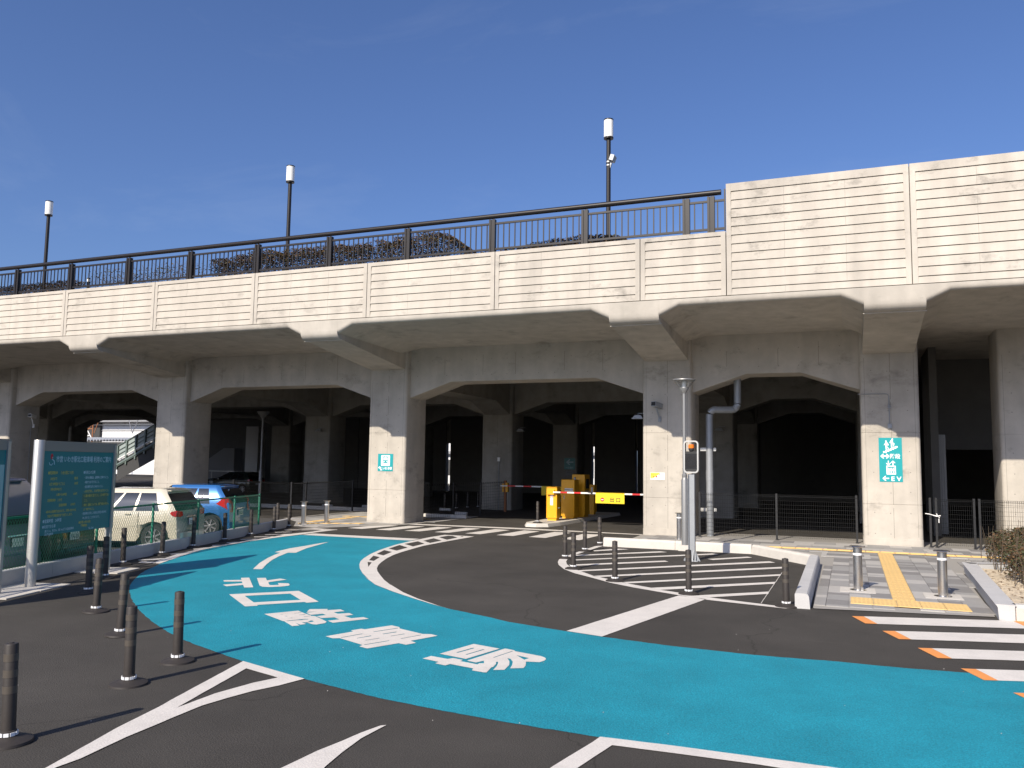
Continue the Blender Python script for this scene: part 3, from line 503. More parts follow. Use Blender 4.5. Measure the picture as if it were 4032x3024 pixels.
# lamps on the deck
def deck_lamp(x, label, cam_box):
    t = thing('deck_lamp', label, 'lamp post', (x,27,8.0), 0, 'lamp posts on the viaduct deck')
    MB().lathe([(.13,0),(.13,.03),(.082,.05),(.080,2.3),(.077,5.55)],14).build('pole','dkmetal',t,smooth=40)
    MB().lathe([(.163,5.62),(.163,6.22)],20).build('lamp_shade','lampglass',t,smooth=40)
    MB().lathe([(.167,6.22),(.167,6.26),(.12,6.275)],20).lathe([(.167,5.565),(.167,5.62)],20).lathe([(.05,5.50),(.05,5.58)],10).build('lamp_cap','dkmetal',t,smooth=40)
    return t
L1 = deck_lamp(-7.48, 'white cylinder lamp post with a security camera, rightmost above the railing', True)
MB().lathe([(.088,4.72),(.088,4.76)],14).lathe([(.088,4.60),(.088,4.64)],14).build('clamp_band','silver',L1)
L2 = deck_lamp(-20.82, 'white cylinder lamp post above the middle of the railing', False)
L3 = deck_lamp(-34.5, 'white cylinder lamp post at the far left above the railing', False)
cb = thing('security_camera','grey box camera clamped to the rightmost lamp post above the railing','camera',(-7.34,27,12.85))
MB().box(-.06,-.16,-.1,.08,.16,.1,0,Matrix.Rotation(.35,4,'Y')).build('housing','galv',cb); MB().box(-.06,-.04,-.38,.03,.04,-.1,0,Matrix.Rotation(.3,4,'Y')).build('bracket','galv',cb)

# hedges on the deck
def leaf_cloud(name, pts_fn, n, mats, parent=None, size=.05):
    mb = MB()
    for i in range(n):
        p = pts_fn()
        if p is None: continue
        a = Matrix.Translation(p) @ Matrix.Rotation(random.uniform(0,2*pi),4,'Z') @ Matrix.Rotation(random.uniform(0,pi),4,'X')
        s = size*random.uniform(.6,1.5)
        mb.add([(-s*.5,0,0),(0,-s*.35,.1*s),(s*.6,0,0),(0,s*.35,-.1*s)],[(0,1,2,3)],random.randrange(len(mats)),a)
    return mb.build(name,mats,parent)
def hedge(x0, x1, top, label, n=5500, y0=24.15, y1=24.95, zb=8.0, cat='hedge', dens=1., mats=('leafb','leafg','leafb','leafr')):
    t = thing('hedge', label, cat, (x0,y0,zb))
    def pt():
        x = random.random(); X = x*(x1-x0); hmax = top(x0+X)-zb
        hmax *= 1.05+.07*noise.noise(Vector((X*1.7,3,0)))
        z = hmax*(1-.42*random.random()**1.6); y = random.random()*(y1-y0)
        if noise.noise(Vector((X*2.5,y*2.5,z*2.5))) < -.32*dens: return None
        return Vector((X,y,z))
    leaf_cloud('foliage', pt, n, list(mats), t, .052)
    mb = MB()
    for i in range(int((x1-x0)*9)):
        x = random.random()*(x1-x0); y = random.random()*(y1-y0); h = (top(x0+x)-zb)*random.uniform(.7,1.0)
        dx, dy = random.uniform(-.2,.2), random.uniform(-.15,.15)
        mb.tube([(x,y,0),(x+dx*.5,y+dy,h*.5),(x+dx,y+dy,h)],[.012,.008,.003],4)
    mb.build('stem','twig',t)
    return t
def lerp(x, P):
    for (a,b),(c,d) in zip(P[:-1],P[1:]):
        if a <= x <= c: return b+(d-b)*(x-a)/(c-a)
    return P[0][1] if x < P[0][0] else P[-1][1]
hedge(-22.2,-11.3,lambda x: lerp(x,[(-22.2,9.72),(-20.2,9.85),(-15,9.8),(-13,9.95),(-12.2,9.82),(-11.3,9.2)]),'tall brown clipped hedge behind the middle of the viaduct railing',34000)
hedge(-11.2,-6.0,lambda x: lerp(x,[(-11.2,9.1),(-9.6,9.2),(-7.8,9.38),(-6.5,9.3),(-6,9.05)]),'low brown hedge around the rightmost lamp post on the viaduct',15000)
hedge(-40,-29.2,lambda x: 9.5,'low dull hedge behind the left end of the viaduct railing',20000)
tw = thing('bare_shrub','thin leggy shrubs with sparse twigs behind the left part of the railing','shrub',(-29,24.6,8.0))
mb = MB()
for i in range(150):
    x = random.random()*5.6; y = random.random()*.8; p = Vector((x,y,0)); pth = [p.copy()]; H_ = random.uniform(1.3,2.1)
    for k in range(5): p = p+Vector((random.uniform(-.09,.09),random.uniform(-.05,.05),H_/5)); pth.append(p.copy())
    mb.tube(pth,[.011,.009,.007,.006,.004,.003],4)
    for q in pth[3:]:
        for _ in range(2): mb.tube([q,q+Vector((random.uniform(-.14,.14),0,random.uniform(.05,.18)))],[.005,.002],4)
mb.build('stem','twig',tw)
def tpt():
    return Vector((random.random()*5.7,random.random()*.9,random.uniform(.6,1)**1*2.0))
leaf_cloud('foliage',tpt,1300,['leafb','leafg'],tw,.06)
bl = thing('bollard_light','short dark garden light standing behind the left part of the railing','lamp',(-28.75,24.5,8.0))
MB().lathe([(.06,0),(.06,1.45),(.07,1.46),(.07,1.5)],12).build('post','dkmetal',bl); MB().lathe([(.055,1.5),(.055,1.62)],12).build('lens','lampglass',bl); MB().lathe([(.075,1.62),(.07,1.66)],12).build('cap','dkmetal',bl)

# ------------------------------------------------------------ kerbs and paving
pave = MB().flat([[(-6.4,23.9),(-2.4,23.95),(-.72,21.7),(-.62,15.05),(-.6,14.98),(2.1,15.46),(2.3,21.3),(6,22.5),(9,27.7),(9,30),(-6.6,30)]],.012).build('pavement','joint'); tag(pave,'grey paved footway with yellow tactile blocks in front of the right columns',kind='structure')
def kerbrun(pts, wd=.2, h=.24, seg=1.8, mt='kerb', name='kerb_stone', parent=None, flat_top=True, gap=.008):
    for (a, b) in zip(pts[:-1], pts[1:]):
        a = Vector((*a,0)); b = Vector((*b,0)); L_ = (b-a).length; n = max(1, round(L_/seg)); u = (b-a)/L_; nrm = Vector((-u.y,u.x,0))
        rz = math.atan2(u.y,u.x)
        for k in range(n):
            l0 = L_*k/n+(gap if k else 0); l1 = L_*(k+1)/n
            pr = [(0,0),(.015,h*.8),(.03,h-.02),(.05,h),(wd-.02,h),(wd,h-.02),(wd,0)]
            X = T(a.x,a.y,0,rz)
            MB().prism(pr,'x',l0,l1,0,X).build(name,mt,parent,fix=True)
kerbrun([(-6.62,23.45),(-2.5,23.45),(-.95,21.45)],.22,.25,2.0,parent=pave)
kerbrun([(-.66,14.92),(-.70,21.45)],.24,.25,3.2,parent=pave,mt='kerbg')
kerbrun([(2.12,15.2),(2.36,21.6),(6.4,23.2)],-.22,.25,2.2,mt='kerbg',parent=pave)
kerbrun([(2.36,15.225),(6.4,15.9)],.22,.25,2.2,mt='kerb',parent=pave)
# tiles: narrow courses running away from the road, then wider rows by the columns
nt_ = 0
TM = {}
def tile(x0, y0, x1, y1, m):
    global nt_
    lx, ly = round(x1-x0,2), round(y1-y0,2); key = (lx,ly,m)
    g = .004
    if key not in TM:
        o = MB().box(g,g,0,lx-g,ly-g,.02).build('paver', m, pave); TM[key] = o
    else: o = TM[key].copy(); COL.objects.link(o)
    o.location = (x0,y0,.008); nt_ += 1
tms = ['tile1','tile2','tile3']
for i, x in enumerate([-.43,-.06,.31,1.03,1.40,1.77]):
    wdt = .37 if i != 2 else .34
    y = 15.25+(x+.6)*.17; prev = None
    while y < 24.9:
        ln = random.choice([.3,.3,.15,.6,.9,1.2,.6]); m = random.choice([t for t in tms if t != prev]); prev = m
        tile(x, y, x+wdt, min(y+ln,25.15), m); y += ln
for (x, xe, ya, yb) in ((-.62,-.43,15.3,21.4),(2.14,2.3,19,21.4)):
    y = ya
    while y < yb: ln = random.choice([.3,.6,.9]); tile(x,y,xe,min(y+ln,yb),random.choice(tms)); y += ln
for r in range(8):
    y = [23.98,24.28,24.58,24.88,25.62,26.0,26.5,27.1][r]; y1 = [24.28,24.58,24.88,25.2,26.0,26.5,27.1,27.8][r]
    x = -6.2+.2*(r % 2)
    while x < 5.5:
        ln = random.choice([.6,.6,.45,.9]) if r > 3 else random.choice([.6,.9])
        x1 = min(x+ln, 5.5)
        if r < 4 and -.45 < x1 and x < 2.14:
            x = x1 if x < -.45 else x1; continue
        if not (r < 2 and x1 > -2.4 and x < -.9):
            tile(x,y,x1,y1,random.choice(tms))
        x = x1
for r, (ya, yb) in enumerate(((21.9,22.6),(22.6,23.3),(23.3,23.95))):
    for x in (2.45,3.1,3.75,4.4):
        if ya > 22.2+(x-2.45)*.3-.3: tile(x,ya,x+.62,yb,random.choice(tms))
# tactile blocks: bars and dots
bar = MB().box(.004,.004,0,.366,.366,.012)
for k in range(4): bar.box(.03+k*.09,.02,.012,.06+k*.09,.35,.017)
barx = MB().box(.004,.004,0,.366,.366,.012)
for k in range(4): barx.box(.02,.03+k*.09,.012,.35,.06+k*.09,.017)
dot = MB().box(.004,.004,0,.366,.366,.012)
for a in range(5):
    for b in range(5): dot.box(.03+a*.07,.03+b*.07,.012,.055+a*.07,.055+b*.07,.0135)
tb = {}
def tact(kind, x, y, sx=1.):
    if kind not in tb: o = {'bar':bar,'barx':barx,'dot':dot}[kind].build('tactile_block','tactile',pave); tb[kind] = o
    else: o = tb[kind].copy(); COL.objects.link(o)
    o.location = (x,y,.0295); o.scale.x = sx
for k in range(24): tact('bar', .655, 16.42+k*.37)
for k in range(18): tact('barx', -2.6+k*.37, 25.24)
for k in range(5):
    for j in range(2): tact('dot', -.04+k*.37, 15.68+j*.37+k*.0)
# drain and footings of the bollards
dr = MB().box(-.75,23.55,.02,.45,24.6,.034).build('drain_slab','tile1',pave); MB().box(-.62,23.8,.034,.3,24.4,.038).build('drain_cover','tile3',pave)
for x0,y0 in ((-.22,17.1),(1.22,17.0)): MB().box(x0,y0,.02,x0+.62,y0+.68,.034).build('footing_slab','kerb',pave)

# planter
pl = thing('planter_bed','sandy planting bed with pale gravel inside the right-hand kerb','planter',(2.35,15.5,0))
nx, ny = 40, 60; mb = MB(); vs = []; fs = []
for j in range(ny+1):
    for i in range(nx+1):
        u = i/nx; v = j/ny; X_ = (.0+.22*v)+(4.4)*u; Y_ = .1+5.6*v+u*(.7+1.0*v)
        vs.append((X_,Y_,.14+.05*noise.noise(Vector((X_*2,Y_*2,0)))+.02*noise.noise(Vector((X_*11,Y_*11,3)))))
for j in range(ny):
    for i in range(nx): k = j*(nx+1)+i; fs.append((k,k+1,k+nx+2,k+nx+1))
mb.add(vs,fs); mb.build('soil','gravel',pl,smooth=60)
sh = thing('shrub','dense russet and olive shrub growing in the planter at the right edge','shrub',(2.9,17.2,.15))
def spt():
    u, v = random.random(), random.random(); y = v*7.2; xl = .0+.10*y*.3+.15*sin(y*2.1); x = xl+u*3.2
    h = 1.0*(1-.6*(max(0,.5-u*1.9))**1)*(.86+.25*noise.noise(Vector((x*1.5,y*1.5,2))))
    z = h*random.random()**.55
    if noise.noise(Vector((x*3,y*3,z*3+5))) < -.25: return None
    return Vector((x,y,z))
leaf_cloud('foliage',spt,42000,['leafb','leafg','leafr','leafg','leafb'],sh,.05)
mb = MB()
for i in range(260):
    x = random.random()*3; y = random.random()*7; d = Vector((random.uniform(-.2,.2),random.uniform(-.2,.2),0)); h = random.uniform(.5,1.05)
    mb.tube([(x,y,0),(x+d.x*.5,y+d.y*.5,h*.55),(x+d.x,y+d.y,h)],[.009,.006,.003],4)
mb.build('stem','twig',sh)
mb = MB()
for i in range(240):
    a = T(random.uniform(2.45,3.4),random.uniform(16,21),.165,random.uniform(0,6)) @ Matrix.Rotation(random.uniform(-.4,.4),4,'X'); s = random.uniform(.02,.045)
    mb.add([(-s,0,0),(0,-s*.5,0),(s,0,.005),(0,s*.5,0)],[(0,1,2,3)],0,a)
tag(mb.build('leaf_litter','leafr'),'brown fallen leaves scattered on the pale gravel bed','leaf litter',kind='stuff')
# ------------------------------------------------------------ delineator posts
def make_post():
    t = thing('delineator_post','','delineator post')
    MB().lathe([(.19,0),(.185,.02),(.14,.038),(.085,.05),(.07,.058)],28).build('base','rubber',t,smooth=50)
    MB().lathe([(.056,.05),(.054,.79),(.048,.80),(.018,.802),(.018,.808)],20).build('tube','rubber',t,smooth=40)
    b = MB().lathe([(.0565,0),(.0562,.06)],20).build('band','band',t,smooth=40); b.location.z = .66
    for z0 in (.53,.40): c = b.copy(); COL.objects.link(c); c.location.z = z0
    r = MB()
    for k in range(9):
        a = 2*pi*k/9; r.box(-.019,-.004,.062,.019,.004,.09,0,Matrix.Rotation(a,4,'Z') @ Matrix.Translation((0,-.068,0)))
    r.build('reflector','reflect',t)
    MB().lathe([(.066,.058),(.064,.1),(.057,.105)],20).build('collar','rubber',t,smooth=40)
    return t
P = [((-6.47,5.02),'dark delineator post nearest the camera, cut by the left edge of the photo'),
 ((-7.0,6.76),'dark delineator post in front of the tip of the big white chevron, second nearest'),
 ((-7.27,7.72),'dark delineator post standing apart just outside the edge of the turquoise lane'),
 ((-9.02,8.52),'dark delineator post at the left tip of the turquoise lane, behind the second nearest one'),
 ((-10.70,9.62),'dark delineator post between the turquoise lane tip and the notice board'),
 ((-12.34,10.91),'dark delineator post in the shadow right in front of the notice board'),
 ((-13.5,12.3),'dark delineator post close to the right leg of the notice board'),
 ((-14.87,14.01),'dark delineator post by the white kerb wall just right of the notice board'),
 ((-15.55,15.82),'dark delineator post in front of the beige car wheel by the kerb wall'),
 ((-16.14,17.49),'dark delineator post in front of the beige car rear by the kerb wall'),
 ((-16.67,19.3),'dark delineator post in front of the blue car by the kerb wall'),
 ((-17.18,21.05),'dark delineator post in front of the last green fence bay'),
 ((-17.7,22.83),'dark delineator post just past the end post of the green fence'),
 ((-18.23,24.33),'dark delineator post at the far end of the kerb wall'),
 ((-19.0,24.7),'dark delineator post behind the far end of the kerb wall'),
 ((-6.61,19.94),'dark delineator post at the left tip of the hatched island'),
 ((-5.79,18.06),'dark delineator post on the curved corner of the hatched island border'),
 ((-6.68,21.84),'dark delineator post behind the island tip, in front of the crosswalk end'),
 ((-6.80,23.72),'dark delineator post at the end of the white kerb, farthest of the island posts'),
 ((-4.44,16.6),'dark delineator post on the island border left of the beacon sign'),
 ((-2.78,15.58),'dark delineator post at the end of the wide white stop bar'),
 ((-1.04,14.99),'dark delineator post beside the near end of the grey kerb block'),
 ((-10.92,29.65),'dark delineator post on the island beside the yellow barrier'),
 ((-18.5,37.0),'dim delineator post inside the car park, first in the row behind the wire fence'),
 ((-18.38,38.05),'dim delineator post inside the car park, second in the row behind the wire fence'),
 ((-18.2,39.0),'dim delineator post inside the car park, third in the row behind the wire fence'),
 ((-18.05,39.95),'dim delineator post inside the car park, fourth in the row behind the wire fence'),
 ((-17.9,41.0),'dim delineator post inside the car park, last in the row near the inner column')]
proto = reg(make_post()); proto['group'] = 'dark rubber delineator posts'
for i, ((x, y), lab) in enumerate(P):
    o = proto if i == 0 else copy_tree(proto); o.location = (x, y, .003 if i < 22 else .0); o['label'] = lab
    o.rotation_euler = (random.uniform(-.012,.012), random.uniform(-.012,.012)+(.02 if i < 5 else 0), random.uniform(0,6))
    if i == 22: o.location.z = .12

# ------------------------------------------------------------ stainless bollards
def make_bollard():
    t = thing('steel_bollard','','bollard')
    MB().lathe([(.15,0),(.15,.012),(.09,.014)],24).build('base_plate','steel',t,smooth=40)
    MB().lathe([(.083,.01),(.083,.80),(.075,.805)],24).build('tube','steel',t,smooth=40)
    MB().lathe([(.085,.80),(.14,.812),(.145,.822),(.135,.832),(.02,.838)],28).build('cap','steel',t,smooth=40)
    MB().lathe([(.0842,.66),(.0842,.70)],24).build('band','reflect',t,smooth=40)
    MB().box(.05,-.10,.0,.09,-.06,.07).build('lock','steel',t)
    return t
bp = reg(make_bollard()); bp['group'] = 'stainless steel bollards with flat caps'
for i,((x,y),lab) in enumerate([((.10,17.42),'stainless steel bollard left of the yellow tactile strip'),((1.53,17.3),'stainless steel bollard right of the yellow tactile strip, near the planter'),
  ((-5.05,26.7),'stainless steel bollard beside the lamp post in front of the column with the yellow sticker'),((-18.47,25.5),'stainless steel bollard at the far left, nearest the end of the kerb wall'),((-18.2,26.55),'stainless steel bollard at the far left, nearer the column with the train sign')]):
    o = bp if i == 0 else copy_tree(bp); o.location = (x,y,.03 if i < 2 else .02); o['label'] = lab; o.rotation_euler.z = .3*i

# ------------------------------------------------------------ left kerb wall and green fence
W0 = Vector((-11.4,2.0)); W1 = Vector((-15.35,14.5)); W2 = Vector((-18.25,24.3))
kw = thing('kerb_wall','low grey concrete kerb wall carrying the green fence beside the parked cars','kerb wall')
def wallrun(a, b, seg):
    d = b-a; L_ = d.length; u = d/L_; rz = math.atan2(u.y,u.x); n = max(1,round(L_/seg))
    for k in range(n):
        l0 = L_*k/n+(.006 if k else 0); l1 = L_*(k+1)/n
        MB().prism([(0,-.05),(0,.27),(.012,.285),(.15,.285),(.16,.27),(.16,-.05)],'x',l0,l1,0,T(a.x,a.y,0,rz)).build('wall_block','kerbg',kw,fix=True)
wallrun(W0,W1,2.6); wallrun(W1,W2,2.6)
gf = thing('green_fence','green chain link fence standing on the low kerb wall','fence')
def fence_run(a, b, posts, endpost, h=.93, zb=.28):
    d = b-a; L_ = d.length; u = d/L_; rz = math.atan2(u.y,u.x); X = T(a.x,a.y,zb,rz); off = .10
    for s in posts: MB().lathe([(.03,0),(.03,h+.03),(.02,h+.045)],10,0,X @ Matrix.Translation((s,off,0))).build('post','greenf',gf,smooth=40)
    MB().box(0,off-.02,h-.02,L_,off+.02,h+.025,0,X).build('top_rail','greenf',gf)
    mb = MB(); H_ = h-.03; sp = .078; t = .0034
    n = int((L_+H_)/sp)+2
    for k in range(-int(H_/sp)-1,int(L_/sp)+1):
        for sgn in (1,-1):
            x0 = k*sp if sgn == 1 else k*sp+H_*.62*1; x1 = x0+sgn*H_*.62
            za, zb_ = 0., H_
            # clip to 0..L
            def cl(xa,za,xb,zb):
                if xa == xb: return None
                for lim in (0,L_):
                    if (xa-lim)*(xb-lim) < 0:
                        f = (lim-xa)/(xb-xa); zz = za+f*(zb-za)
                        if (xa < 0) or (xa > L_): xa, za = lim, zz
                        else: xb, zb = lim, zz
                if (xa+xb)/2 < 0 or (xa+xb)/2 > L_: return None
                return xa,za,xb,zb
            r = cl(x0,za,x1,zb_)
            if not r: continue
            xa,zA,xb,zB = r; y = off+(.003 if sgn == 1 else -.003)
            mb.add([(xa-t,y,zA),(xa+t,y-t,zA),(xa+t,y+t,zA),(xb-t,y,zB),(xb+t,y-t,zB),(xb+t,y+t,zB)],[(0,1,4,3),(1,2,5,4),(2,0,3,5)],0,X)
    for z in (.02,h*.5): mb.box(0,off-.002,z,L_,off+.002,z+.004,0,X)
    tag(mb.build('wire_mesh','greenw',gf),kind='stuff')
Lw = (W1-W0).length; fence_run(W0,W1,[Lw-2*k-1.0 for k in range(6)],None)
fence_run(W1,Vector((-17.45,21.9)),[1.3,3.6,5.85,(Vector((-17.45,21.9))-W1).length-.04],None)

# ------------------------------------------------------------ black mesh fences
def mesh_fence(name, label, pts, h, posts, dx=.055, rows=None, zb=.0, gate=False):
    t = thing(name, label, 'gate' if gate else 'fence')
    for a, b in zip(pts[:-1], pts[1:]):
        a = Vector(a); b = Vector(b); d = b-a; L_ = d.length; u = d/L_; X = T(a.x,a.y,zb,math.atan2(u.y,u.x)); mb = MB(); w_ = .0028
        for k in range(int(L_/dx)+1):
            x = k*dx; mb.box(x-w_,-w_,.06,x+w_,w_,h-.02,0,X)
        for k in range(11):
            z = .08+k*(h-.14)/10; mb.box(0,-.005,z-.003,L_,.0,z+.003,0,X)
        mb.box(0,-.03,h-.05,L_,-.026,h-.044,0,X); mb.box(0,.026,h-.05,L_,.03,h-.044,0,X); mb.box(0,-.003,h-.005,L_,.003,h+.002,0,X)
        for k in range(int(L_/dx)+1): x = k*dx; mb.box(x-w_,-.03,h-.048,x+w_,.0,h-.002,0,X)
        tag(mb.build('wire_mesh','wire',t),kind='stuff')
    pm = None
    for x, y in posts:
        if pm is None: pm = MB().box(-.03,-.03,0,.03,.03,h+.04).box(-.05,-.05,0,.05,.05,.012).box(-.034,-.045,h*.62,.034,-.03,h*.66).box(-.034,-.045,h*.28,.034,-.03,h*.32).build('post','black',t); o = pm
        else: o = pm.copy(); COL.objects.link(o)
        o.location = (x,y,zb)
    return t
mesh_fence('mesh_fence','black wire mesh fence between the sticker column and the stairs sign column',[(-4.6,28.0),(.2,28.25)],1.42,[(-4.62,28.0),(-2.2,28.12),(.17,28.26)],zb=.03)
mesh_fence('mesh_gate','black wire mesh gate to the right of the column with the stairs sign',[(2.36,27.93),(3.36,27.93)],1.42,[(2.2,27.93),(2.36,27.93),(3.36,27.93)],zb=.03,gate=True)
mesh_fence('mesh_fence','black wire mesh fence at the right edge in front of the set-back column',[(3.48,27.93),(7,27.93)],1.42,[(3.5,27.93),(5.9,27.93)],zb=.03)
mesh_fence('mesh_fence','black wire mesh fence left of the train sign column, behind the steel bollards',[(-28.5,29.8),(-24.9,29.3),(-23.0,28.7),(-20.9,28.05)],1.42,[(-26.9,29.6),(-24.95,29.3),(-23.0,28.7),(-20.95,28.05)])
mesh_fence('mesh_fence','short return of black wire mesh fence running into the car park at the left',[(-20.95,28.1),(-21.0,29.1),(-21.5,33.4),(-17.6,33.6)],1.42,[(-21.0,29.1),(-21.5,33.4),(-19.4,33.5)])
mesh_fence('mesh_fence','black wire mesh fence from the train sign column back to the entry barrier',[(-15.7,29.8),(-15.6,34),(-15.5,37.4)],1.45,[(-15.65,32.1),(-15.6,34.8),(-15.5,37.4)],dx=.2)
tie_ = thing('tied_rope','white plastic tie knotted on the latch post of the mesh gate','rope',(2.36,27.85,1.0))
MB().tube([(-.3,0,.02),(-.2,-.02,.01),(-.1,-.01,-.02),(0,-.03,-.05),(.1,-.02,-.03),(.08,0,-.1),(.02,-.02,-.03),(0,-.02,.03)],[.012,.016,.014,.02,.018,.014,.016,.012],6).tube([(.06,-.02,-.12),(.06,-.02,-.24)],.014,6).build('strap','white',tie_)

# low kerb lit by the sun inside the left bay
lk = thing('low_kerb','sunlit white low kerb under the viaduct left of the train sign column','kerb',(0,0,0))
for k in range(8):
    MB().box(-28+k*1.0+.01,33.75,0,-27+k*1.0,33.95,.17).build('kerb_stone','kerb',lk)
for k in range(4): MB().box(-16.9+k*.5,31.8,0,-16.41+k*.5,31.95,.15).build('kerb_stone','kerb',lk)
ws = thing('wheel_stops','','')
bpy.data.objects.remove(ws)
wsm = None
for k,(x,y) in enumerate([(-23.0,36.6),(-20.2,36.4),(-18.6,36.6),(-16.6,34.2),(-25.0,36.0)]):
    if wsm is None: o = wsm = MB().rbox(0,0,0,.6,.14,.12,.02).build('wheel_stop','kerbg')
    else: o = wsm.copy(); COL.objects.link(o)
    o.location = (x,y,0)
    tag(o,['white concrete wheel stop behind the mesh fence, second from the left','white wheel stop behind the right-hand steel bollard','white wheel stop next to the train sign column, left side','white wheel stop just right of the train sign column','leftmost white wheel stop behind the mesh fence'][k],'wheel stop','wheel stops under the viaduct')
# left footway with yellow blocks
lp = MB().flat([[(-18.3,24.7),(-17.2,24.45),(-15.2,27.8),(-15.6,33),(-21.4,33.2),(-21.2,27.9),(-19.6,26.6)]],.012).build('footway','joint'); tag(lp,'grey footway beside the train sign column',kind='structure')
for i in range(7):
    for j in range(12):
        x = -20.9+i*.85; y = 25.0+j*.68
        if x < -18.5-(y-25)*.9 and y < 28: continue
        if x+.85 > -17.3+(y-25)*.62: continue
        MB().box(x+.004,y+.004,.01,x+.846,y+.676,.022).build('paver',random.choice(['tile1','tile1','tile2']),lp)
for (x,y,n,dx,dy) in ((-18.9,25.75,6,.28,.16),(-19.8,30.0,9,.37,.02),(-19.2,26.6,7,.0,.37)):
    for k in range(n):
        o = tb['dot'].copy(); COL.objects.link(o); o.parent = lp; o.location = (x+dx*k*1.2,y+dy*k*1.2,.02)

# ------------------------------------------------------------ notice boards
def board(name, label, base, ang, mirror=False, texts=True):
    t = thing(name, label, 'notice board', (*base,0), ang, 'teal notice boards by the kerb wall')
    MB().lathe([(.09,0),(.09,2.64),(.085,2.65)],28).build('post','silver',t,smooth=40)
    p2 = MB().box(2.33,-.06,0,2.40,.06,2.6).box(2.26,-.012,0,2.33,.012,1.0).box(2.40,-.035,0,2.42,.035,1.2).build('post','silver',t)
    MB().box(.085,-.045,2.45,2.42,.045,2.64).box(2.37,-.045,.90,2.44,.045,2.45).build('frame','frame',t)
    MB().box(.085,-.03,.90,2.37,.03,2.45).build('face','tealboard',t)
    for cx in (0,2.36):
        MB().box(cx-.42,-.5,0,cx+.42,.42,.02).build('footing','kerb',t)
    if texts:
        y = -.032
        text('title','市営 いわき駅北口駐車場 利用のご案内',.128,'inkg',t,wallX(.46,y,2.255),'LEFT',.012,sx=.80)
        e = MB(); e.lathe([(.045,0),(.045,-.002)],18,0,wallX(.33,y,2.35)@Matrix.Diagonal((.8,1.2,1,1))); e.build('emblem','inkr',t)
        e = MB(); e.tube([(.26,y,2.24),(.28,y,2.20),(.33,y,2.19),(.36,y,2.22)],.008,4); e.tube([(.34,y,2.3),(.4,y,2.27),(.41,y,2.20)],.01,4); e.lathe([(.016,0),(.016,-.004)],12,0,wallX(.35,y,2.33)); e.build('emblem','inkg',t)
        Lc = [('●駐車料金　（1台1回につき）',.25,2.05,'inky',.07),('30分まで',.33,1.945,'inky',.06),('無 料',1.05,1.945,'inky',.06),('以後1時間までごとに',.30,1.845,'inky',.06),('100円',1.05,1.845,'inky',.06),
              ('（最大料金あり）',.32,1.745,'inky',.06),('入庫から24時間',.52,1.645,'inky',.055),('600円',1.05,1.645,'inky',.055),('定期駐車券　１か月',.28,1.545,'inky',.058),('普通自動車',.62,1.445,'inky',.058),('8,000円',.98,1.445,'inky',.055),
              ('※料金は消費税を含みます。お問い合わせは',.26,1.335,'inky',.056),('下記の管理事務所までお願いします。',.30,1.255,'inky',.056),
              ('●営業時間　24時間',.18,1.16,'inkg',.075),('●利用できる車',.18,1.06,'inkg',.068),('高さ2.1m、長さ5m、幅1.9m以下の普通自動車',.26,.985,'inkg',.052),('及び軽自動車',.26,.925,'inkg',.05)]
        Rc = [('●利用上の注意',1.33,2.05,'inkg',.07),('・車内の貴重品、盗難等に注意すること。',1.36,1.95,'inkg',.056),('・場内では徐行すること。',1.36,1.86,'inkg',.056),('・指定場所以外に停めないこと。',1.36,1.77,'inkg',.056),
              ('・火気を使用し、又は騒音を出さないこと。',1.36,1.68,'inky',.055),('・係員の指示に従うこと。ごみを捨てない',1.36,1.59,'inky',.058),('　こと。',1.36,1.50,'inky',.056),('・事故、盗難については、責任を負いません。',1.36,1.41,'inky',.054),
              ('　必ず施錠すること。',1.36,1.325,'inky',.052),('・駐車券を紛失した場合は所定の料金を',1.34,1.24,'inkg',.058),('　申し受けることがあります。',1.34,1.155,'inkg',.056),('●お問い合わせ先',1.27,1.075,'inky',.06),('管理事務所',1.34,1.01,'inky',.052),('TEL 0246',1.60,.945,'inkg',.055)]
        for s, x, z, m_, sz in Lc+Rc: text('notice_text', s, sz, m_, t, wallX(x,y,z-.03), 'LEFT', .02, sx=.82)
        MB().box(1.34,-.0305,1.36,2.2,-.031,1.63).build('tinted_strip',mat('olive_strip',(.03,.16,.12),.35),t)
    return t
bu = math.atan2(13.16-10.87,-14.40+13.72)
board('notice_board','teal notice board with white Japanese title and yellow text on a round silver post',(-13.72,10.87),bu)
uu = Vector((cos(bu),sin(bu)))
b2 = board('notice_board','second teal board cut off by the left edge of the photo',tuple(Vector((-13.72,10.87))-uu*3.22),bu,texts=False)
MB().box(1.5,-.034,1.0,2.3,-.031,2.2).build('map_print',mat('pale_map_print',(.30,.52,.52),.4),b2)

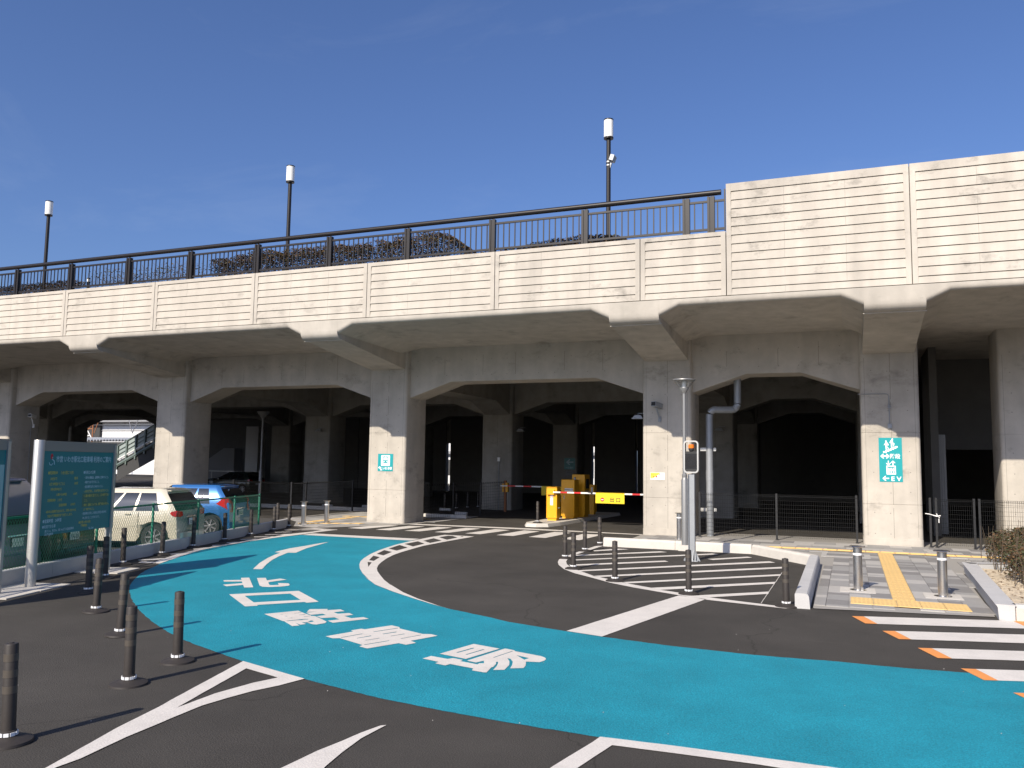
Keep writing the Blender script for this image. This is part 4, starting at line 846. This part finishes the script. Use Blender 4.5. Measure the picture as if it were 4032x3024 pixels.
# ------------------------------------------------------------ signs on the columns
y = CY-.012
t = thing('station_sign','small teal sign with a white train pictogram and いわき駅 on a column','sign',(-16.83,y,1.97))
MB().box(0,0,0,.66,.01,.66).build('face','teal',t)
def rrect(x0,y0,x1,y1,r,n=5):
    out=[]
    for cx,cy,a0 in ((x1-r,y0+r,-90),(x1-r,y1-r,0),(x0+r,y1-r,90),(x0+r,y0+r,180)):
        for k in range(n+1): a=radians(a0+90*k/n); out.append((cx+r*cos(a),cy+r*sin(a)))
    return out
def disc(x,y,r,n=16): return [(x+r*cos(2*pi*k/n),y+r*sin(2*pi*k/n)) for k in range(n)]
Xs = lambda z: Matrix.Translation((0,-z,0)) @ Matrix.Rotation(pi/2,4,'X')
MB().flat([rrect(.14,.20,.53,.61,.04)],0,0,Xs(.003)).build('pictogram','ink',t)
MB().flat([rrect(.235,.31,.435,.57,.03),rrect(.255,.42,.415,.52,.01),disc(.275,.365,.022),disc(.395,.365,.022),rrect(.29,.535,.38,.555,.005)],0,0,Xs(.006)).flat([[(.28,.315),(.30,.315),(.245,.25),(.225,.25)]],0,0,Xs(.006)).flat([[(.39,.315),(.37,.315),(.425,.25),(.445,.25)]],0,0,Xs(.006)).build('pictogram','teal',t)
text('lettering','いわき駅',.115,'ink',t,wallX(.42,-.004,.065),'CENTER',.03,sx=.9)
MB().flat([[(.02,.13),(.08,.19),(.08,.16),(.155,.16),(.155,.06),(.20,.06),(.20,.03),(.11,.03),(.11,.11),(.08,.11),(.08,.08)]],0,0,Xs(.003)).build('arrow','ink',t)
t = thing('stairs_sign','tall teal sign with stairs and elevator pictograms, 階段 and EV, on a column','sign',(.84,y,1.94))
MB().box(0,0,0,.645,.01,1.335).build('face','teal',t)
sc_ = 1.335/1450.
def Q(pts): return [((px-170)*.645/790., (1550-py)*sc_) for px,py in pts]
mb = MB()
st = [(315,595),(440,595),(440,560),(525,560),(525,527),(605,527),(605,493),(690,493),(690,458),(770,458),(770,425),(815,425),(815,375),(715,375),(715,410),(635,410),(635,445),(550,445),(550,480),(470,480),(470,512),(388,512),(388,545),(315,545)]
mb.flat([Q(st)],0,0,Xs(.003))
mb.flat([Q([(345,335),(390,280),(400,245),(445,240),(490,280),(518,350),(490,358),(465,310),(462,400),(525,450),(510,465),(455,430),(448,505),(412,505),(402,400),(398,310),(365,348)])],0,0,Xs(.003))
mb.flat([Q([(545,255),(570,200),(610,165),(655,170),(662,260),(712,285),(710,310),(680,392),(658,390),(665,320),(635,310),(630,435),(590,435),(585,280),(590,225),(570,280),(548,278)])],0,0,Xs(.003))
for cx,cy in ((422,215),(640,148)): mb.flat([Q([(cx+30*cos(a*pi/8),cy+27*sin(a*pi/8)) for a in range(16)])],0,0,Xs(.003))
mb.build('pictogram','ink',t)
mb = MB(); mb.flat([Q([(215,708),(305,630),(345,630),(300,682),(445,682),(405,630),(445,630),(532,708),(450,786),(410,786),(445,732),(300,732),(345,786),(305,786)])],0,0,Xs(.003)); mb.build('arrow','ink',t)
mb = MB(); mb.flat([Q([(270,1440),(360,1360),(400,1360),(350,1420),(497,1420),(497,1458),(350,1458),(405,1522),(365,1522)])],0,0,Xs(.003)); mb.build('arrow','ink',t)
for cx, s in ((485,1),(640,-1)):
    P_ = [(0,-78),(18,-78),(18,30),(75,-12),(75,20),(10,78),(-10,78),(-75,20),(-75,-12),(-18,30),(-18,-78)]
    MB().flat([Q([(cx+px,935+s*py) for px,py in P_])],0,0,Xs(.003)).build('arrow','ink',t)
mb = MB(); mb.flat([Q([(410,1020),(730,1020),(735,1310),(415,1310)]),Q([(448,1058),(692,1058),(695,1275),(452,1275)])],0,0,Xs(.003))
for cx in (495,572,648):
    mb.flat([Q([(cx-20,1110),(cx+20,1110),(cx+36,1140),(cx+30,1200),(cx+18,1200),(cx+22,1272),(cx+3,1272),(cx,1215),(cx-4,1272),(cx-22,1272),(cx-18,1200),(cx-32,1190),(cx-36,1140)])],0,0,Xs(.003))
    mb.flat([Q([(cx+14*cos(a*pi/6),1098+13*sin(a*pi/6)) for a in range(12)])],0,0,Xs(.003))
mb.build('pictogram','ink',t)
text('lettering','階段',.155,'ink',t,wallX(.447,-.004,.715),'CENTER',.02,sx=.95)
text('lettering','E V',.185,'ink',t,wallX(.46,-.004,.03),'CENTER',.022,sx=1.1)
t = thing('camera_notice','small yellow and white security camera notice stuck on a column','sign',(-6.23,y,1.86))
MB().box(0,0.002,0,.49,.01,.235).build('face','white',t); MB().flat([[(.01,.05),(.01,.225),(.34,.225),(.12,.06)]],0,0,Xs(.001)).build('yellow_area',mat('light_yellow_print',(.85,.72,.06),.5),t)
text('lettering','防犯カメラ',.062,'inko',t,wallX(.02,-.003,.145),'LEFT',.03); text('lettering','録  画',.058,'inkr',t,wallX(.09,-.003,.08),'LEFT',.03); text('lettering','Camera in Security',.026,'inkk',t,wallX(.02,-.003,.035),'LEFT',.01)
MB().lathe([(.015,0),(.015,-.002)],12,0,wallX(.32,-.003,.05)).build('logo','inkk',t)
t = thing('arrow_sign','dim teal arrow sign on an inner column behind the yellow machines','sign',(-16.5,49.48,2.0))
MB().box(0,0,0,.7,.01,.7).build('face','tealboard',t); MB().flat([[(.12,.45),(.32,.62),(.40,.62),(.27,.49),(.6,.49),(.6,.41),(.27,.41),(.40,.28),(.32,.28)]],0,0,Xs(.003)).build('arrow','inkg',t); text('lettering','一方通行',.13,'inkg',t,wallX(.35,-.004,.06),'CENTER',.01)
t = thing('camera_notice','dim white security camera notice on an inner column below the arrow sign','sign',(-16.4,49.48,1.65)); MB().box(0,0,0,.5,.01,.24).build('face','bgrey',t); text('lettering','防犯カメラ',.07,'inkk',t,wallX(.25,-.004,.14),'CENTER',.01)

# ------------------------------------------------------------ street lamp and beacon sign
t = thing('street_lamp','grey street lamp with a glass cone head on the white kerb','street lamp',(-4.27,23.40,0))
MB().box(-.17,-.10,0,.17,.16,.16).build('footing','kerb',t)
MB().lathe([(.095,.16),(.095,1.93),(.072,2.0),(.066,2.02),(.072,2.04),(.07,2.10),(.052,2.12),(.048,4.40)],18).build('pole','grey',t,smooth=35)
MB().lathe([(.05,4.36),(.07,4.40),(.13,4.50),(.13,4.52)],20).build('holder','grey',t,smooth=35)
MB().lathe([(.05,4.52),(.055,4.73)],14).build('bulb_tube','lampglass',t,smooth=35)
MB().lathe([(.30,4.72),(.325,4.735),(.32,4.76),(.1,4.78)],28).build('lid','grey',t,smooth=35)
mb = MB()
for k in range(4):
    a = pi/4+pi/2*k; mb.tube([(.12*cos(a),.12*sin(a),4.51),(.31*cos(a),.31*sin(a),4.73)],.008,5)
mb.build('stay','grey',t)
glz = mat('clear_cone_glass',(.75,.8,.8),.05,trans=.9,alpha=.25)
mb = MB(); mb.loft([[(.125*cos(2*pi*i/28),.125*sin(2*pi*i/28),4.52) for i in range(28)],[(.30*cos(2*pi*i/28),.30*sin(2*pi*i/28),4.72) for i in range(28)]],False); mb.build('glass_cone',glz,t,smooth=60)
t = thing('beacon_sign','rounded silver frame with orange beacon over a black display panel on a galvanised post','warning beacon',(-3.665,21.02,0))
mb = MB(); mb.box(-.075,-.005,0,.075,.005,2.13).box(-.08,-.07,0,-.07,.07,2.13).box(.07,-.07,0,.08,.07,2.13)
mb.build('post','galv',t)
mb = MB(); mb.box(-.16,-.12,0,.16,.12,.02)
for x in (-.10,-.035,.035,.10): mb.prism([(-.0,0),(-.13,0),(-.0,.26)],'x',x-.005,x+.005)
for s in (1,-1): mb.prism([(0,0),(.13*s,0),(0,.26)],'y',-.005,.005,0,Matrix.Translation((.08*s,0,0)))
mb.build('base','galv',t,fix=True)
mb = MB(); o_ = rrect(-.185,2.16,.185,2.97,.09,6); i_ = rrect(-.150,2.195,.150,2.935,.06,6)
n = len(o_); vs = [(p[0],yy,p[1]) for yy in (-.06,.06) for l in (o_,i_) for p in l]; fs = []
for i in range(n):
    j = (i+1)%n; fs += [(i,j,n+j,n+i),(2*n+i,3*n+i,3*n+j,2*n+j),(i,2*n+i,2*n+j,j),(n+i,n+j,3*n+j,3*n+i)]
mb.add(vs,fs); mb.build('frame','silver',t,fix=True)
MB().box(-.148,-.03,2.20,.148,.04,2.70).build('display','blackpanel',t)
mb = MB()
for r in (.06,.11,.13):
    mb.tube([(r*cos(a*pi/12),-.033,2.44+r*sin(a*pi/12)) for a in range(25)],.0025,4)
mb.build('ring_print','rubber',t); MB().box(-.148,-.034,2.64,.148,-.031,2.70).box(-.14,-.034,2.20,.14,-.031,2.26).build('panel_edge','blackplastic',t)
MB().lathe([(.072,2.78),(.074,2.80),(.072,2.865),(.055,2.875)],18).build('beacon_lens','amber',t,smooth=40); MB().lathe([(.05,2.70),(.055,2.72),(.068,2.725),(.072,2.78)],18).build('beacon_base','blackplastic',t)

# drain pipe
t = thing('drain_pipe','silver steel drain pipe bending down beside the column with the sticker','pipe')
pth = [(-3.47,28.9,5.6),(-3.47,28.85,4.45)]
for k in range(1,6): a = pi/2*k/6; pth.append((-3.47-.18*(1-cos(a)),28.8,4.45-.21*sin(a)))
pth += [(-3.66,28.7,4.235),(-4.15,28.55,4.235)]
for k in range(1,6): a = pi/2*k/6; pth.append((-4.15-.21*sin(a),28.5,4.235-.21*(1-cos(a))))
pth += [(-4.36,28.5,3.95),(-4.36,28.5,0)]
MB().tube(pth,.118,18).build('pipe','galv',t,smooth=50)
for z in (3.9,3.45): MB().lathe([(.123,z),(.123,z+.03)],18,0,Matrix.Translation((-4.36,28.5,0))).build('joint_ring','galv',t,smooth=40)
MB().lathe([(.128,1.85),(.128,2.2)],18,0,Matrix.Translation((-4.36,28.5,0))).build('sleeve','galv',t,smooth=40)
for z in (2.84,.83): MB().box(-4.66,28.44,z,-4.44,28.56,z+.11).box(-4.22,28.44,z,-4.14,28.52,z+.11).build('bracket','silver',t)

# cameras, lamps and conduits on columns
def cctv(label, loc, rz, m='galv', s=1.):
    t = thing('security_camera',label,'camera',loc,rz)
    R_ = Matrix.Scale(s,4)
    MB().box(-.09,-.22,.28,.09,.22,.44,0,R_ @ Matrix.Rotation(-.15,4,'X')).build('housing',m,t); MB().box(-.075,-.235,.30,.075,-.215,.42,0,R_ @ Matrix.Rotation(-.15,4,'X')).build('lens','blackplastic',t)
    MB().tube([(0,.22,-.12),(0,.16,.0),(0,0,.27)],.028*s,8,X=R_).build('arm',m,t); MB().box(-.05,.2,-.2,.05,.24,-.02,0,R_).build('wall_plate',m,t)
cctv('grey security camera on the column beside the street lamp',(-5.98,27.62,4.0),-.35)
cctv('white security camera under the arch at the far left',(-37.15,28.9,3.95),.4,'white')
def worklight(label, loc, rz=0):
    t = thing('flood_light',label,'lamp',loc,rz)
    MB().loft([[(-.18,-.1,0),(.18,-.1,0),(.18,.1,0),(-.18,.1,0)],[(-.1,-.06,.11),(.1,-.06,.11),(.1,.06,.11),(-.1,.06,.11)]]).build('housing','galv',t,fix=True); MB().box(-.2,-.12,-.02,.2,.12,.0).build('rim','grey',t)
    MB().tube([(0,0,.1),(0,0,.17),(.28,0,.17)],.015,6).build('arm','galv',t)
worklight('small white flood light beside the column with the sticker',(-6.68,27.95,3.93)); 
worklight('dim flood light on the inner column left of the train sign',(-27.0,38.35,3.95)); worklight('dim flood light on the inner column behind the entry barrier',(-15.3,38.9,3.95)); worklight('dim flood light on the inner column behind the drain pipe',(-5.45,38.35,3.95))
t = thing('conduit','thin steel conduit with switch box on the column above the stairs sign','conduit')
MB().tube([(.28,CY-.02,4.62),(1.1,CY-.02,4.62),(1.16,CY-.02,4.56),(1.16,CY-.02,3.66)],.013,6).build('tube','galv',t); MB().box(1.11,CY-.06,3.56,1.22,CY-.001,3.70).build('box','galv',t); MB().box(1.11,CY-.04,4.2,1.22,CY-.01,4.225).box(1.11,CY-.04,4.26,1.22,CY-.01,4.27).build('clip','galv',t)
t = thing('conduit','thin steel conduit with white box on the inner column behind the entry barrier','conduit'); MB().tube([(-16.33,38.62,0),(-16.33,38.62,2.5)],.015,6).build('tube','galv',t); MB().box(-16.4,38.56,2.42,-16.26,38.64,2.62).build('box','white',t)
t = thing('conduit','thin vertical conduit on the far left column below the white camera','conduit'); MB().tube([(-37.27,29,1.0),(-37.27,29,3.9)],.013,6).build('tube','galv',t)

# ------------------------------------------------------------ barrier island and machines
isl = thing('barrier_island','pale concrete island under the yellow barrier machines','traffic island')
MB().loft([[(x*1.0,y,0) for x,y in ((-11.2,29.1),(-10.8,29.1),(-10.4,29.4),(-10.25,30.4),(-9.9,38),(-11.4,38),(-11.5,29.8))],[(x,y,.12) for x,y in ((-11.17,29.2),(-10.8,29.2),(-10.45,29.45),(-10.3,30.4),(-9.95,38),(-11.35,38),(-11.45,29.85))]],True).build('slab','kerb',isl,fix=True)
def cabinet(name, label, x0, y0, x1, y1, h, door=True, plate=None):
    t = thing(name,label,'parking machine',((x0+x1)/2,y0,.12)); w_ = x1-x0; d = y1-y0; h -= .12
    MB().box(-w_/2+.04,.04,0,w_/2-.04,d-.04,.1).build('plinth','yellow',t); MB().rbox(-w_/2,0,.1,w_/2,d,h,.015).build('body','yellow',t)
    if door:
        MB().box(-w_/2+.06,-.006,.22,w_/2-.06,0,h-.05).build('door','yellow',t)
        MB().box(-w_/2+.12,-.01,h*.5,-w_/2+.15,-.006,h*.5+.14).build('handle','chrome',t)
    return t
B1 = cabinet('barrier_machine','bright sunlit yellow barrier housing holding the exit boom',-11.1,31.1,-10.66,31.55,1.45,False)
MB().box(-.17,-.12,1.02,.14,-.0,1.2).build('boom_head','yellow',B1); MB().box(-.06,-.004,.60,.06,0,1.0).build('label_strip','white',B1)
MB().box(.23,.1,.48,.29,.16,.52).build('knob','chrome',B1)
text('lettering','さわるな危険'[:2],.07,'inkr',B1,wallX(0,-.006,.88),'CENTER',.01)
mb = MB()
for sx in (-.13,.13): mb.lathe([(.014,0),(.014,-.006)],10,0,wallX(sx,-.001,.18))
mb.build('bolt','inky',B1)
B2 = cabinet('ticket_machine','yellow payment cabinet with a white label, right behind the sunlit barrier housing',-11.03,32.7,-10.46,33.3,1.70)
MB().box(-.13,-.012,1.1,.23,-.007,1.23).build('label_plate','white',B2); text('lettering','駐車券発行機',.06,'inkk',B2,wallX(.05,-.014,1.15),'CENTER',.01); MB().lathe([(.05,1.56),(.05,1.66),(.03,1.68)],12,0,Matrix.Translation((.24,.2,0))).build('lamp','galv',B2)
B3 = cabinet('ticket_machine','tallest yellow cabinet standing behind the payment cabinet',-10.92,33.8,-10.35,34.5,1.90,False)
MB().box(.306,.1,1.2,.32,.5,1.6).build('screen','blackplastic',B3)
B4 = cabinet('barrier_machine','small yellow cabinet with a white vertical label at the back right',-10.85,35.9,-10.55,36.3,1.43,False); MB().box(.0,-.004,.9,.08,0,1.2).build('label_strip','white',B4)
# exit boom
t = thing('exit_boom','red and white exit boom with yellow 出口 board','barrier arm',(-10.9,31.0,1.235)); ex = Vector((-6.4,31.0,1.22))-Vector((-10.9,31.0,1.235)); ra = math.atan2(ex.y,ex.x)
t.rotation_euler.z = ra; Lb = 4.3; seg = [(.12,.42,'white'),(.42,.70,'red'),(.70,.98,'white'),(.98,1.25,'red'),(1.25,3.28,'white'),(3.28,3.58,'red'),(3.58,4.5,'white')]
for a, b, m_ in seg: MB().box(a,-.028,-.028,b,.028,.028).build('boom_section',m_,t)
MB().box(1.85,-.045,-.37,2.98,-.032,.03).box(1.85,-.045,.02,2.98,.045,.035).build('exit_board',mat('yellow_board',(.88,.62,.02),.4),t)
text('lettering','出 口',.19,'inkk',t,wallX(2.62,-.048,-.30),'CENTER',.015); mb = MB(); mb.lathe([(.075,0),(.075,-.003)],20,0,wallX(2.12,-.046,-.23)); mb.build('no_entry_disc','red',t); MB().box(2.07,-.054,-.245,2.17,-.05,-.215).build('no_entry_bar','white',t)
MB().tube([(1.72,-.03,.0),(1.52,-.15,.1)],.012,6).box(1.66,-.04,-.05,1.73,.04,.05).build('clamp','blackplastic',t)
t = thing('entry_boom','red and white entry boom with yellow 入口 board, dim inside the left lane','barrier arm',(-15.2,36.2,1.28)); 
for k,(a,b) in enumerate([(.0,.35),(.35,.75),(.75,1.15),(1.15,1.55),(1.55,4.0)]): MB().box(a,-.028,-.028,b,.028,.028).build('boom_section','red' if k in (1,3) else 'white',t)
MB().box(2.05,-.045,-.38,3.2,-.032,.03).build('entry_board',mat('yellow_board_b',(.80,.60,.02),.4),t); text('lettering','入 口',.19,'inkk',t,wallX(2.80,-.048,-.28),'CENTER',.01)
t = thing('barrier_post','brown post with a yellow latch where the entry boom rests','post',(-15.45,37.4,0)); MB().box(-.05,-.05,0,.05,.05,1.5).build('post','rust',t); MB().box(.05,-.12,.95,.16,.05,1.4).box(-.14,-.1,.95,-.05,.05,1.35).build('latch','yellow',t)

# ------------------------------------------------------------ parked cars
def make_car(name, label, color, L_=3.9, Wd=1.69, H_=1.53, kind='hatch', boxy=False, quarter='rect', plate='', detail=True, tail='oval'):
    """local frame: rear at x=0, front at +x, left side at +y"""
    t = thing(name,label,'car'); hw = Wd/2
    wr, wf, R_ = .58, L_-.82, .335
    xs_ = [0,.10,.22]+[wr+R_*1.12*cos(pi-pi*k/8) for k in range(9)]
    xs_ += [1.05,1.12,1.35,1.68,1.76,2.1,2.42]+[wf+R_*1.12*cos(pi-pi*k/8) for k in range(9)]+[L_-.2,L_-.06,L_]
    xs_ = sorted(set(round(x,3) for x in xs_))
    roofF = L_*.52; wsb = L_*.76
    belt = H_*.615; 
    def zr(x): # roof height along upper x
        return H_-.10*max(0,(.55-x)/.55)**1.5-.06*max(0,(x-1.1)/2)**2
    rings = []
    for x in xs_:
        f = 0 if x < .12 else 1
        nose = max(0,(x-(L_-.75))/.75); tailr = max(0,(.25-x)/.25)
        hwx = hw*(1-.16*nose**2.2-.05*tailr**2)
        zb = .20+.06*nose
        for wx in (wr,wf):
            dx = abs(x-wx)
            if dx < R_*1.12: zb = max(zb,.31+math.sqrt(max(0,(R_*1.12)**2-dx*dx)))
        zm = max(zb+.02,.62)
        zbelt = belt+.02*(1-min(1,x/2)) if x < wsb-.3 else belt-.02-.10*nose
        if x < wsb-.28:
            u = x/(wsb-.28); xu = .34+(roofF-.34)*u; xr = .42+(roofF-.42)*u; zt = zr(xr)
            gl = .82
            ring = [(x,0,.2+.0*f),(x,hwx*.93,zb-.0),(x,hwx,zm),(x+.03*(1-u),hwx*.985,zbelt),(xu,hwx*(.93 if boxy else gl),zt-.13),(xr,hwx*(.86 if boxy else .70),zt-.03),(xr,0,zt)]
        else:
            zh = belt+.06-.17*nose**1.6
            ring = [(x,0,.2),(x,hwx*.93,zb),(x,hwx,zm),(x,hwx*.97,min(zbelt,zh-.05)),(x,hwx*.86,zh-.02),(x,hwx*.6,zh+.01),(x,0,zh+.02)]
        rings.append(ring)
    mb = MB(); n = 7; vs = []; fs = []; ms = []
    full = [[(x,-y,z) for x,y,z in r[:0:-1]][::1] for r in rings]
    for r in rings:
        vs += r; vs += [(x,-y,z) for x,y,z in r[5:0:-1]]
    m_ = 12
    for k in range(len(rings)-1):
        xa = (xs_[k]+xs_[k+1])/2
        for i in range(m_):
            j = (i+1)%m_; row = i if i < 6 else 11-i
            mt_ = 0
            if row == 3:
                if xs_[k+1] < wsb-.25 and xs_[k] >= .28:
                    if not (1.05 <= xa <= 1.12 or 1.68 <= xa <= 1.76) : mt_ = 1
                    if xa < .50: mt_ = 0
                    if quarter == 'tri' and xa < .62: mt_ = 0
            if row in (4,5,3) and xs_[k] < wsb-.28 <= xs_[k+1]: mt_ = 1
            fs.append((k*m_+i,k*m_+j,(k+1)*m_+j,(k+1)*m_+i)); ms.append(mt_)
    mb.v = vs; mb.f = fs; mb.m = ms
    # rear face
    def cap(k, rev):
        b = k*m_
        q = [((0,1,11),0),((1,2,10,11),0),((2,3,9,10),0),((3,4,8,9),1 if k == 0 else 0),((4,5,7,8),0),((5,6,7),0)]
        for f_, mm in q:
            f_ = tuple(b+i for i in f_); mb.f.append(f_[::-1] if rev else f_); mb.m.append(mm)
    cap(0,True); cap(len(rings)-1,False)
    body = mb.build('body',[color,'glass'],t,smooth=32,fix=True)
    # trims
    MB().box(-.05,-hw*.80,.24,.10,hw*.80,.42).build('bumper',color,t)
    MB().box(.30,-hw*.66,H_-.085,.50,hw*.66,H_-.06,0,Matrix.Rotation(.0,4,'Y')).build('spoiler',color,t)
    MB().box(.085,-.17,.595 if kind == 'hatch' else .6,-.012,.17,.76).build('plate_recess','blackplastic',t,fix=True)
    pz = .59
    MB().box(-.03,-.165,pz,-.016,.165,pz+.165).build('number_plate','white',t)
    if plate: text('lettering',plate,.115,'railgreen',t,Matrix.Translation((-.033,0,pz+.03)) @ Matrix.Rotation(-pi/2,4,'Z') @ Matrix.Rotation(pi/2,4,'X'),'CENTER',.02)
    MB().box(-.025,-.3,.79,.03,.3,.815).build('garnish','chrome',t)
    for s in (1,-1):
        if tail == 'oval':
            mb = MB(); mb.add([(-.005,s*hw*.55,.84),(-.004,s*hw*.6,.94),(.01,s*hw*.93,.97),(.12,s*(hw+.002),.95),(.16,s*(hw+.004),.91),(.11,s*(hw+.004),.85),(.02,s*hw*.96,.82),(.0,s*hw*.7,.81)],[(0,1,2,6,7),(2,3,4,5,6)])
        else:
            mb = MB(); mb.add([(.0,s*hw*.60,.83),(.02,s*hw*.66,1.0),(.07,s*hw*.90,1.15),(.16,s*hw*.975,1.16),(.40,s*(hw+.004),.96),(.12,s*(hw+.006),.84),(.01,s*hw*.92,.72),(-.004,s*hw*.66,.70)],[(0,1,2,6,7),(2,3,4,5,6)])
        mb.build('tail_light','red_lens',t,fix=True)
        for wx in (wr,wf):
            X = Matrix.Translation((wx,s*(hw-.02),.31)) @ Matrix.Rotation(s*-pi/2,4,'X')
            wh = MB().lathe([(.20,-.19),(.30,-.19),(.31,-.17),(.31,-.03),(.295,0),(.215,.005),(.205,-.03)],28,0,X).build('wheel','tyre',t,smooth=40)
            r_ = MB().lathe([(.205,-.05),(.21,-.0),(.198,-.002),(.195,-.05)],28,0,X)
            for k in range(7): r_.box(.03,-.02,-.03,.2,.02,-.01,0,X @ Matrix.Rotation(2*pi*k/7,4,'Z'))
            r_.lathe([(.045,-.035),(.045,-.0),(.03,.003)],12,0,X); r_.build('rim','rim',wh,smooth=40)
            MB().lathe([(.36,-.20),(.36,-.07)],24,0,X).build('wheel_well','blackplastic',t)
        MB().box(1.95,s*(hw-.005),.865,2.12,s*(hw+.025),.89).build('door_handle',color,t,fix=True); MB().box(1.18,s*(hw-.005),.865,1.34,s*(hw+.025),.89).build('door_handle',color,t,fix=True)
        MB().box(.98,s*(hw-.002),.3,.986,s*(hw+.003),.93).box(1.72,s*(hw-.002),.28,1.727,s*(hw+.003),.93).box(2.55,s*(hw-.002),.3,2.557,s*(hw+.003),.93).build('door_gap','blackplastic',t,fix=True)
        MB().rbox(2.45,s*(hw+.02),.93,2.6,s*(hw+.17),1.05,.02).build('mirror',color,t,fix=True)
    MB().tube([(.1,.0,.99),(.16,.28,1.04)],.008,5).build('wiper','blackplastic',t)
    return t
h = math.atan2(-.31,-.95)
def put(o, x, y, s=1.): o.location = (x,y,.0); o.rotation_euler.z = h; o.scale = (s,s,s)
hv = Vector((cos(h),sin(h))); lv = Vector((-hv.y,hv.x))
def place(o, cx, cy, s=1.): put(o,cx,cy,s)
c1 = make_car('parked_car','beige hatchback parked behind the green fence right of the notice board','beige',plate='12 11')
c2 = make_car('parked_car','bright blue hatchback with a pointed rear window behind the green fence','carblue',quarter='tri',tail='tri',plate='58-20'); 
c3 = make_car('parked_car','dark car mostly hidden behind the notice board, plate 74-55 below the board','cardark',L_=4.2,H_=1.45,plate='74-55')
c4 = make_car('parked_van','tall lavender grey van behind the left edge of the fence','lavender',L_=4.4,H_=1.93,Wd=1.78,boxy=True,plate='')
place(c1,-16.35,17.6,1.03); place(c2,-17.75,21.2,1.03); place(c3,-15.45,13.2); place(c4,-15.15,11.65)
MB().box(-.02,-.74,1.02,.09,.74,1.19).build('dark_band','blackplastic',c4); c4.children[0].data.materials[1] = M['lavglass']
c5 = make_car('parked_car','black car in the dark under the viaduct left of the inner columns','cardark',L_=4.3,H_=1.5); c5.location = (-38,47,0); c5.rotation_euler.z = pi
mb = MB().box(.25,-.01,1.40,.55,.01,1.43).build('antenna','chrome',c2)

# ------------------------------------------------------------ far background seen through the bays
st = thing('station_building','white station building with a pale canopy truss beyond the viaduct','building')
MB().box(-101,90,0,-60,100,9.5).build('wall','bwhite',st); MB().box(-125,89.6,0,-101,100,9.5).build('wall','bdark',st); MB().box(-125,88.5,7.4,-60,89.9,7.7).build('canopy','bgrey',st)
for k in range(10): MB().box(-125,88.4,8.0+k*.0,-60,88.5,8.3).build('fascia','bwhite',st) if k == 0 else None
for z in (6.2,6.9): MB().box(-101,89.85,z,-60,89.95,z+.05).build('wall_groove','bgrey',st)
MB().box(-60,80,0,-22,88,8).build('wall','bwhite',st); MB().box(-60,79.5,3.2,-22,79.9,3.5).build('fascia','bgrey',st)
for k in range(12): MB().box(-58+k*3,79.9,1.0,-56.6+k*3,79.95,2.6).build('window','bdark',st)
plf = thing('platform_roof','corrugated pale platform roof beyond the viaduct at the left','roof'); mb = MB()
for k in range(38): x = -95+k*.5; mb.add([(x,75,4.25),(x+.25,75,4.55),(x+.5,75,4.25),(x,79,4.6),(x+.25,79,4.9),(x+.5,79,4.6)],[(0,1,4,3),(1,2,5,4)])
mb.build('sheet','roofw',plf); MB().box(-95,75.2,3.2,-76,79,4.2).build('wall','bdark',plf)
st2 = thing('footbridge_stairs','grey green station stairs with railings and frosted screens at the left','stairs')
a, b = Vector((-67.3,62,1.75)), Vector((-58.0,62,6.0)); mb = MB()
def rail(dz, r, m_='railgreen', nm='rail'): MB().tube([a+Vector((0,0,dz)),b+Vector((0,0,dz))],r,6).build(nm,m_,st2)
for dz in (1.75,1.25,.85): rail(dz,.06 if dz > 1.6 else .035)
rail(.35,.09,'bwhite','stringer'); rail(-.2,.16)
for k in range(9):
    p = a+(b-a)*k/8; MB().box(p.x-.08,61.9,p.z-.6,p.x+.08,62.1,p.z+1.75).build('post','railgreen',st2)
MB().add([tuple(a+Vector((0,.05,.35))),tuple(b+Vector((0,.05,.35))),tuple(b+Vector((0,.05,1.7))),tuple(a+Vector((0,.05,1.7)))],[(0,1,2,3)]).build('screen','glassrail',st2)
MB().add([tuple(a+Vector((0,.05,-1.7))),tuple(b+Vector((0,.05,-1.7))),tuple(b+Vector((0,.05,.2))),tuple(a+Vector((0,.05,.2)))],[(0,1,2,3)]).build('screen','bdark',st2)
gt = thing('catenary_mast','rust brown overhead line mast with white insulators beyond the viaduct','mast',(-96,84,0))
MB().tube([(0,0,0),(0,0,9)],.1,6).tube([(1.4,0,8.2),(.3,0,5.6)],.06,5).tube([(-2.3,0,6.3),(0,0,6.2)],.07,5).tube([(-1.8,0,5.3),(0,0,6.9)],.05,5).build('mast','rust',gt)
MB().tube([(-1.9,0,5.1),(-.5,0,5.3)],.1,6).tube([(-1.2,0,6.3),(-.2,0,5.0)],.06,6).build('insulator','white',gt)
MB().tube([(-3,0,7.5),(14,0,7.6)],.02,4).tube([(-3,0,6.7),(14,0,6.8)],.02,4).tube([(6,0,8.4),(7.2,0,5.6),(8.6,0,8.4)],.06,5).build('wire','bgrey',gt)
tr = thing('tree','sunlit green tree seen through the narrow gap at the back of the car park','tree',(-26,86,0)); MB().tube([(0,0,0),(.2,0,3),(0,.2,5)],[.25,.18,.1],7).build('trunk','twig',tr)
leaf_cloud('crown',lambda: Vector((random.gauss(0,1.9),random.gauss(0,1.5),random.uniform(2.2,7))),5000,['leafbright','leafg'],tr,.28)
sl = thing('street_lamp','dim street lamp with a cone head inside the left bay','street lamp',(-28.5,35.5,0)); sl.scale = (1.15,1.15,1.09); MB().lathe([(.08,0),(.08,1.6),(.045,1.7),(.045,4.1)],10).build('pole','grey',sl,smooth=40); MB().lathe([(.05,4.1),(.12,4.2),(.3,4.45),(.05,4.47)],14).build('head','grey',sl); MB().lathe([(.08,4.22),(.08,4.42)],10).build('bulb_tube','white',sl)
